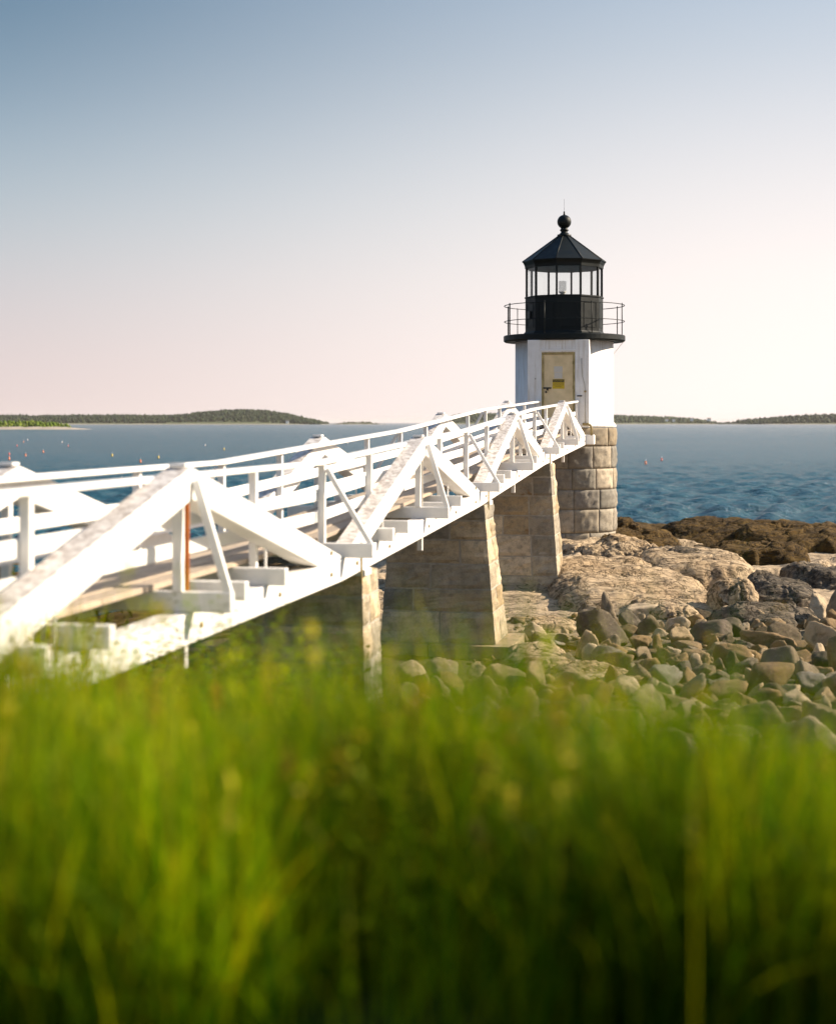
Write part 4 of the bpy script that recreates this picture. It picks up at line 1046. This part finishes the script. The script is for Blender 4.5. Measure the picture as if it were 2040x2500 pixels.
# ten-sided lantern
ROT = R(-90 + 18 + 1.5)
def dec(r, k, z): a = ROT + R(36) * k; return Vector((TX + r * math.cos(a), TY + r * math.sin(a), LZ(z)))
RL = 1.145
lw = lp('lantern_wall', lathe([(RL, LZ(2.556)), (RL, LZ(3.64)), (RL - 0.10, LZ(3.642)), (RL - 0.12, LZ(2.66))], TC, 10, rot=ROT), 'black')
lp('base_moulding', lathe([(RL + 0.045, LZ(2.557)), (RL + 0.045, LZ(2.62)), (RL + 0.012, LZ(2.66)), (RL - 0.01, LZ(2.661))], TC, 10, rot=ROT), 'black')
lp('sill_moulding', lathe([(RL - 0.06, LZ(3.643)), (RL + 0.022, LZ(3.645)), (RL + 0.022, LZ(3.685)), (RL - 0.06, LZ(3.695))], TC, 10, rot=ROT), 'black')
for k in range(10):
    A, B = dec(RL, k, 0), dec(RL, k + 1, 0); ex = (B - A).normalized(); nrm = Vector((ex.y, -ex.x, 0)); mid = (A + B) / 2
    if nrm.dot(mid - axis_p) < 0: nrm = -nrm
    hw = (B - A).length / 2
    # raised strips of the panel
    for a0, a1, z0, z1 in ((-0.70, -0.65, 2.76, 3.50), (0.65, 0.70, 2.76, 3.50), (-0.64, 0.64, 3.47, 3.50), (-0.64, 0.64, 2.76, 2.79)):
        bm = bmesh.new(); q0, q1 = mid + ex * a0 * hw, mid + ex * a1 * hw
        hexa(bm, [Vector((p.x, p.y, LZ(z))) for z in (z0, z1) for p in (q0 + nrm * 0.001, q1 + nrm * 0.001, q1 + nrm * 0.011, q0 + nrm * 0.011)], 0.003)
        part('panel_strip', bm, lw, M['black'])
    if k in (2, 7, 5):
        bm = bmesh.new(); q0, q1 = mid - ex * 0.09, mid + ex * 0.09
        hexa(bm, [Vector((p.x, p.y, LZ(z))) for z in (3.02, 3.25) for p in (q0 + nrm * 0.017, q1 + nrm * 0.017, q1 + nrm * 0.06, q0 + nrm * 0.06)], 0.006)
        part('vent_box', bm, lw, M['dark'])
    # glazing bar on the corner and the pane between corners
    C = dec(RL - 0.02, k, 0); C.z = 0; d = (C - axis_p).normalized(); sd = Vector((-d.y, d.x, 0))
    bm = bmesh.new(); hexa(bm, [Vector((p.x, p.y, LZ(z))) for z in (3.69, 4.515) for p in (C - sd * 0.024 - d * 0.05, C + sd * 0.024 - d * 0.05, C + sd * 0.028 + d * 0.012, C - sd * 0.028 + d * 0.012)], 0.004)
    lp('glazing_bar', bm, 'black')
    G0, G1 = dec(RL - 0.045, k, 0), dec(RL - 0.045, k + 1, 0); G0 = G0 + ex * 0.04; G1 = G1 - ex * 0.04
    bm = bmesh.new(); hexa(bm, [Vector((p.x, p.y, LZ(z))) for z in (3.697, 4.515) for p in (G0, G1, G1 + nrm * 0.006, G0 + nrm * 0.006)])
    lp('glass_pane', bm, 'glass')
cn = lp('cornice', lathe([(RL - 0.10, LZ(4.517)), (RL + 0.01, LZ(4.517)), (RL + 0.02, LZ(4.60)), (RL + 0.06, LZ(4.68)), (RL + 0.075, LZ(4.70)), (RL - 0.15, LZ(4.70))], TC, 10, rot=ROT), 'black')
rf = lp('roof', lathe([(1.235, LZ(4.702)), (1.24, LZ(4.722)), (0.185, LZ(5.48)), (0.10, LZ(5.485))], TC, 10, rot=ROT), 'black')
for k in range(10):
    part('roof_seam', tube([dec(1.235, k, 4.727), dec(0.19, k, 5.484)], 0.013, 6), rf, M['black'], True)
lp('lantern_ceiling', lathe([(0.2, LZ(4.60)), (RL - 0.12, LZ(4.53)), (RL - 0.12, LZ(4.515)), (0.2, LZ(4.585))], TC, 10, rot=ROT), 'black')
bm = lathe([(0.15, LZ(5.44)), (0.205, LZ(5.47)), (0.205, LZ(5.525)), (0.15, LZ(5.545)), (0.105, LZ(5.585)), (0.095, LZ(5.62)), (0.125, LZ(5.65)), (0.135, LZ(5.665)), (0.11, LZ(5.685)), (0.10, LZ(5.72)), (0.09, LZ(5.74))], TC, 28)
lp('ventilator_neck', bm, 'black', True)
bm = bmesh.new(); bmesh.ops.create_uvsphere(bm, u_segments=32, v_segments=20, radius=0.206); bmesh.ops.translate(bm, verts=bm.verts, vec=(TX, TY, LZ(5.907))); lp('ventilator_ball', bm, 'black', True)
lp('finial', lathe([(0.045, LZ(6.09)), (0.028, LZ(6.13)), (0.022, LZ(6.21)), (0.01, LZ(6.215))], TC, 12), 'black', True)
lp('lightning_rod', tube([(TX, TY, LZ(6.2)), (TX, TY, LZ(6.57))], 0.004, 5), 'black')
lp('lantern_floor', lathe([(0.1, LZ(3.60)), (RL - 0.14, LZ(3.60)), (RL - 0.14, LZ(3.62)), (0.1, LZ(3.62))], TC, 10, rot=ROT), 'black')
prof = [(0.09, LZ(3.86))]
for k in range(8): zz = 3.87 + k * 0.036; prof += [(0.092, LZ(zz)), (0.112, LZ(zz + 0.012)), (0.112, LZ(zz + 0.022)), (0.092, LZ(zz + 0.034))]
lens_xy = (TX - 0.05, TY)
lp('beacon_lens', lathe(prof + [(0.09, LZ(4.165))], lens_xy, 28), 'lens', False)
for k in range(9): lp('lens_ring', tube([(lens_xy[0] + 0.113 * math.cos(q * math.pi / 10), lens_xy[1] + 0.113 * math.sin(q * math.pi / 10), LZ(3.868 + 0.036 * k)) for q in range(20)], 0.0032, 5, closed=True), 'dark', True)
lp('lens_pedestal', lathe([(0.09, LZ(3.622)), (0.07, LZ(3.66)), (0.07, LZ(3.80)), (0.11, LZ(3.83)), (0.11, LZ(3.855))], lens_xy, 16), 'cable', True)

# ------------------------------------------------------------------ grass and weeds
def blades(n, xr, yr, hr, wr, seed, cols, zone=None, lean=0.35, seg=3, cols_p=None, clump=0.9, hfun=None):
    r6 = np.random.default_rng(seed)
    x = r6.uniform(*xr, n); y = r6.uniform(*yr, n)
    cl = fbm(np.stack([x, y], 1) * clump, 3, seed); keep = r6.random(n) < np.clip(0.75 + 1.0 * cl, 0.12, 1)
    if zone is not None: keep &= zone(x, y, r6)
    x, y, cl = x[keep], y[keep], cl[keep]; n = len(x)
    z = zg(x, y) + CAMZ - 0.02
    h = (hr[0] + (hr[1] - hr[0]) * r6.random(n) ** 1.5) * (1 + 0.75 * cl) * (1 if hfun is None else hfun(x, y)); w = r6.uniform(*wr, n)
    la = r6.uniform(0, 2 * math.pi, n); lm = np.abs(r6.normal(0, lean, n)); fa = r6.uniform(0, 2 * math.pi, n)
    rows = seg + 1; V = np.zeros((n, 2 * seg + 1, 3)); C = np.zeros((n, 2 * seg + 1, 3))
    ci = r6.choice(len(cols), n, p=cols_p); tn = fbm(np.stack([x, y], 1) * 2.1 + 40, 3, seed + 7)[:, None]; col = np.array(cols)[ci] * r6.uniform(0.7, 1.3, (n, 1)) * (1 + 0.85 * tn * np.array([1.1, 1.0, 0.6]))
    for k in range(rows):
        t = k / seg; bx = x + np.cos(la) * lm * h * t ** 1.8; by = y + np.sin(la) * lm * h * t ** 1.8; bz = z + h * (t - 0.22 * lm * t * t)
        ww = w * (1 - t) ** 0.6 if k < seg else 0 * w
        if k < seg:
            V[:, 2 * k] = np.stack([bx - np.cos(fa) * ww, by - np.sin(fa) * ww, bz], 1); V[:, 2 * k + 1] = np.stack([bx + np.cos(fa) * ww, by + np.sin(fa) * ww, bz], 1)
        else: V[:, 2 * k] = np.stack([bx, by, bz], 1)
    C[:] = col[:, None, :]
    m_ = 2 * seg + 1; F = []
    for k in range(seg - 1): F += [(2*k, 2*k+1, 2*k+3), (2*k, 2*k+3, 2*k+2)]
    F.append((2*seg-2, 2*seg-1, 2*seg)); F = np.array(F)
    FF = (F[None] + (np.arange(n) * m_)[:, None, None]).reshape(-1, 3)
    return V.reshape(-1, 3), FF, C.reshape(-1, 3), (x, y, z, h, la, lm)
def joinv(lst):
    V, F, C = [], [], []; o = 0
    for a, b, c in lst: V.append(a); F.append(b + o); C.append(c); o += len(a)
    return np.concatenate(V), np.concatenate(F), np.concatenate(C)
def stuff(name, lst, label, cat):
    V, F, C = joinv(lst); me = mesh_np(name, V, F, False); attr(me, 'tint', C)
    return tag(link(name, me, (0, 0, 0), None, M['leaf']), label, cat, None, 'stuff')
GC = [(0.070, 0.165, 0.002), (0.15, 0.245, 0.003), (0.28, 0.31, 0.004), (0.40, 0.34, 0.008), (0.26, 0.16, 0.012), (0.024, 0.080, 0.002)]
def near_zone(x, y, r): return (np.abs(x) < 0.42 * y + 1.6)
a = blades(100000, (-2.6, 4.4), (2.8, 4.6), (0.34, 0.84), (0.0018, 0.0042), 1, GC, near_zone, 0.42, 4, [.27, .33, .26, .02, .01, .11], 1.4, lambda x, y: 0.95 - 0.27 * sst(0.40, 0.72, x))
a2 = blades(64000, (-4.6, 5.6), (4.2, 8.2), (0.36, 0.82), (0.0028, 0.006), 4, GC, near_zone, 0.40, 4, [.14, .28, .30, .17, .06, .05], 1.2, lambda x, y: 0.93 + 0.16 * sst(-0.1, -0.7, x) * sst(5.0, 6.5, y) - 0.2 * sst(0.4, 1.1, x))
def slope_zone(x, y, r):
    lim = np.where(x < 0.2, 16.5, 12.6); return (np.abs(x) < 0.45 * y + 1.5) & (y < lim + 1.2 * noise(np.stack([x, y * 0], 1), 3))
b = blades(60000, (-6, 6), (7.2, 17.0), (0.28, 0.62), (0.004, 0.008), 2, GC, slope_zone, 0.3, 3, [.16, .28, .27, .16, .06, .07], 0.7)
stuff('grass', [a[:3], a2[:3], b[:3]], 'tall green meadow grass on the bank in front', 'grass')
# flowering stalks: thin stems with soft seed plumes, and small yellow flowers
def stalks(n, xr, yr, hr, seed, cols, zone, plume=0.14, pw=0.02, hfun=None):
    V, F, C, info = blades(n, xr, yr, hr, (0.0016, 0.0028), seed, cols, zone, 0.12, 3, None, 0.6, hfun)
    x, y, z, h, la, lm = info; r7 = np.random.default_rng(seed + 50); out = [(V, F, C)]
    pv, pf, pc = [], [], []; o = 0
    for i in range(len(x)):
        hx, hy, hz = x[i] + math.cos(la[i]) * lm[i] * h[i], y[i] + math.sin(la[i]) * lm[i] * h[i], z[i] + h[i] * (1 - 0.22 * lm[i])
        c0 = np.array(cols[r7.integers(len(cols))]) * r7.uniform(0.8, 1.25)
        for k in range(10):
            t = r7.random(); a_ = r7.uniform(0, 6.28); rad = pw * (1.1 - t) * r7.uniform(0.3, 1.3)
            p = np.array([hx + math.cos(a_) * rad, hy + math.sin(a_) * rad, hz - plume * (1 - t)])
            s = pw * r7.uniform(0.3, 0.6); d = r7.normal(size=(3, 3)) * s; d[:, 2] *= 1.6
            pv.append(p + d); pf.append([[o, o + 1, o + 2]]); pc.append(np.tile(c0, (3, 1))); o += 3
    out.append((np.concatenate(pv), np.concatenate(pf), np.concatenate(pc))); return out
stuff('seed_stalks', stalks(2600, (-2.8, 3.2), (2.9, 8.2), (0.40, 0.70), 11, [(0.38, 0.40, 0.03), (0.30, 0.36, 0.02), (0.45, 0.40, 0.06), (0.24, 0.16, 0.03)], near_zone, 0.10, 0.017, lambda x, y: 1 - 0.22 * sst(0.4, 0.9, x)) + stalks(620, (-3.4, -0.2), (7, 14.5), (0.6, 1.15), 12, [(0.12, 0.14, 0.015), (0.09, 0.055, 0.02), (0.14, 0.14, 0.02)], slope_zone, 0.25, 0.04), 'brown and yellow seed stalks standing above the grass', 'seed stalks')
def flowers(n, xr, yr, hr, seed):
    V, F, C, info = blades(n, xr, yr, hr, (0.0016, 0.0026), seed, GC[:3], near_zone, 0.15, 3, None, 0.5)
    x, y, z, h, la, lm = info; r8 = np.random.default_rng(seed); out = [(V, F, C)]; b, f = ico(1)
    fv, ff, fc = [], [], []; o = 0
    for i in range(len(x)):
        p = np.array([x[i] + math.cos(la[i]) * lm[i] * h[i], y[i] + math.sin(la[i]) * lm[i] * h[i], z[i] + h[i] * (1 - 0.22 * lm[i])]); s = r8.uniform(0.006, 0.010)
        fv.append(b * (s * 1.3, s * 1.3, s * 0.55) + p); ff.append(f + o); o += len(b); fc.append(np.tile(np.array([(0.55, 0.42, 0.02), (0.55, 0.50, 0.12)][r8.integers(2)]), (len(b), 1)))
    out.append((np.concatenate(fv), np.concatenate(ff), np.concatenate(fc))); return out
stuff('wildflowers', flowers(90, (-2.0, 2.2), (3.2, 6.5), (0.5, 0.8), 21) + flowers(34, (-0.3, 0.6), (2.5, 3.8), (0.6, 0.74), 22), 'small yellow wildflowers among the tall grass', 'wildflowers')
# broad-leaved weeds on the slope
def weeds(n, zone_fn, hr, lr, seed, cols):
    r9 = np.random.default_rng(seed); V, F, C = [], [], []; o = 0; k_ = 0
    while k_ < n:
        x, y = zone_fn(r9); z = height(x, y); h = r9.uniform(*hr); k_ += 1
        lx, ly = r9.normal(0, 0.12, 2); c0 = np.array(cols[r9.integers(len(cols))]) * r9.uniform(0.75, 1.25)
        nl = int(10 + h * 26)
        for j in range(nl):
            t = (j + 1) / nl; a_ = j * 2.4 + r9.uniform(-.4, .4); L_ = r9.uniform(*lr) * (1.15 - 0.6 * t); w_ = L_ * r9.uniform(0.16, 0.3)
            p = np.array([x + lx * t * h, y + ly * t * h, z + h * t]); d = np.array([math.cos(a_), math.sin(a_), r9.uniform(-0.1, 0.6)]); s = np.array([-math.sin(a_), math.cos(a_), 0])
            q = np.array([p, p + d * L_ * 0.45 + s * w_, p + d * L_ - (0, 0, L_ * 0.25), p + d * L_ * 0.45 - s * w_])
            V.append(q); F.append([[o, o + 1, o + 2], [o, o + 2, o + 3]]); C.append(np.tile(c0 * r9.uniform(0.8, 1.2), (4, 1))); o += 4
    return np.concatenate(V), np.array(F).reshape(-1, 3), np.concatenate(C)
def z_right(r):
    while True:
        y = r.uniform(11.0, 15.4); x = r.uniform(1.2, 6.5)
        if 1020 + FPX * x / y > 1500 + (15.4 - y) * 10 or r.random() < 0.15: return x, y
def z_left(r): y = r.uniform(8.0, 15.5); return r.uniform(-3.2, -0.35), y
def z_near(r): y = r.uniform(4.0, 8.2); return r.uniform(-2.4, 1.2), y
def z_close(r): y = r.uniform(2.9, 4.3); return r.uniform(-0.9, 1.1), y
WC = [(0.085, 0.19, 0.004), (0.16, 0.26, 0.005), (0.25, 0.31, 0.006)]
def z_tall(r): y = r.uniform(6.2, 9.0); return r.uniform(-1.15, -0.22) * y / 7.5, y
stuff('weeds', [weeds(150, z_tall, (0.7, 1.2), (0.05, 0.11), 34, WC + [(0.11, 0.13, 0.008), (0.10, 0.065, 0.012)]), weeds(520, z_right, (0.16, 0.4), (0.06, 0.13), 31, WC), weeds(420, z_left, (0.4, 0.95), (0.07, 0.15), 32, WC + [(0.11, 0.11, 0.01), (0.09, 0.055, 0.012)]), weeds(420, z_near, (0.40, 0.64), (0.04, 0.09), 33, WC + [(0.18, 0.21, 0.006), (0.15, 0.10, 0.012)]), weeds(120, z_close, (0.36, 0.56), (0.035, 0.07), 35, WC + [(0.18, 0.21, 0.006)])], 'leafy green weeds on the slope and among the grass', 'weeds')
# ------------------------------------------------------------------ the hazy air over the sea
m = NM('hazy air'); m.t.nodes.remove(m.p)
pv = m.n('ShaderNodeVolumePrincipled'); pv.inputs['Color'].default_value = (1.0, 0.95, 0.93, 1); pv.inputs['Density'].default_value = 2.2e-5; pv.inputs['Anisotropy'].default_value = 0.0
m.l(pv.outputs[0], m.out.inputs['Volume'])
bm = bmesh.new(); hexa(bm, [(-60000, -300, -9), (60000, -300, -9), (60000, 46000, -9), (-60000, 46000, -9), (-60000, -300, 70), (60000, -300, 70), (60000, 46000, 70), (-60000, 46000, 70)])
me = bpy.data.meshes.new('haze'); bmesh.ops.recalc_face_normals(bm, faces=bm.faces); bm.to_mesh(me); bm.free()
tag(link('haze', me, (0, 0, 0), None, m.m), 'thin evening haze over the sea', None, None, 'stuff')
print('objects', len(bpy.data.objects))
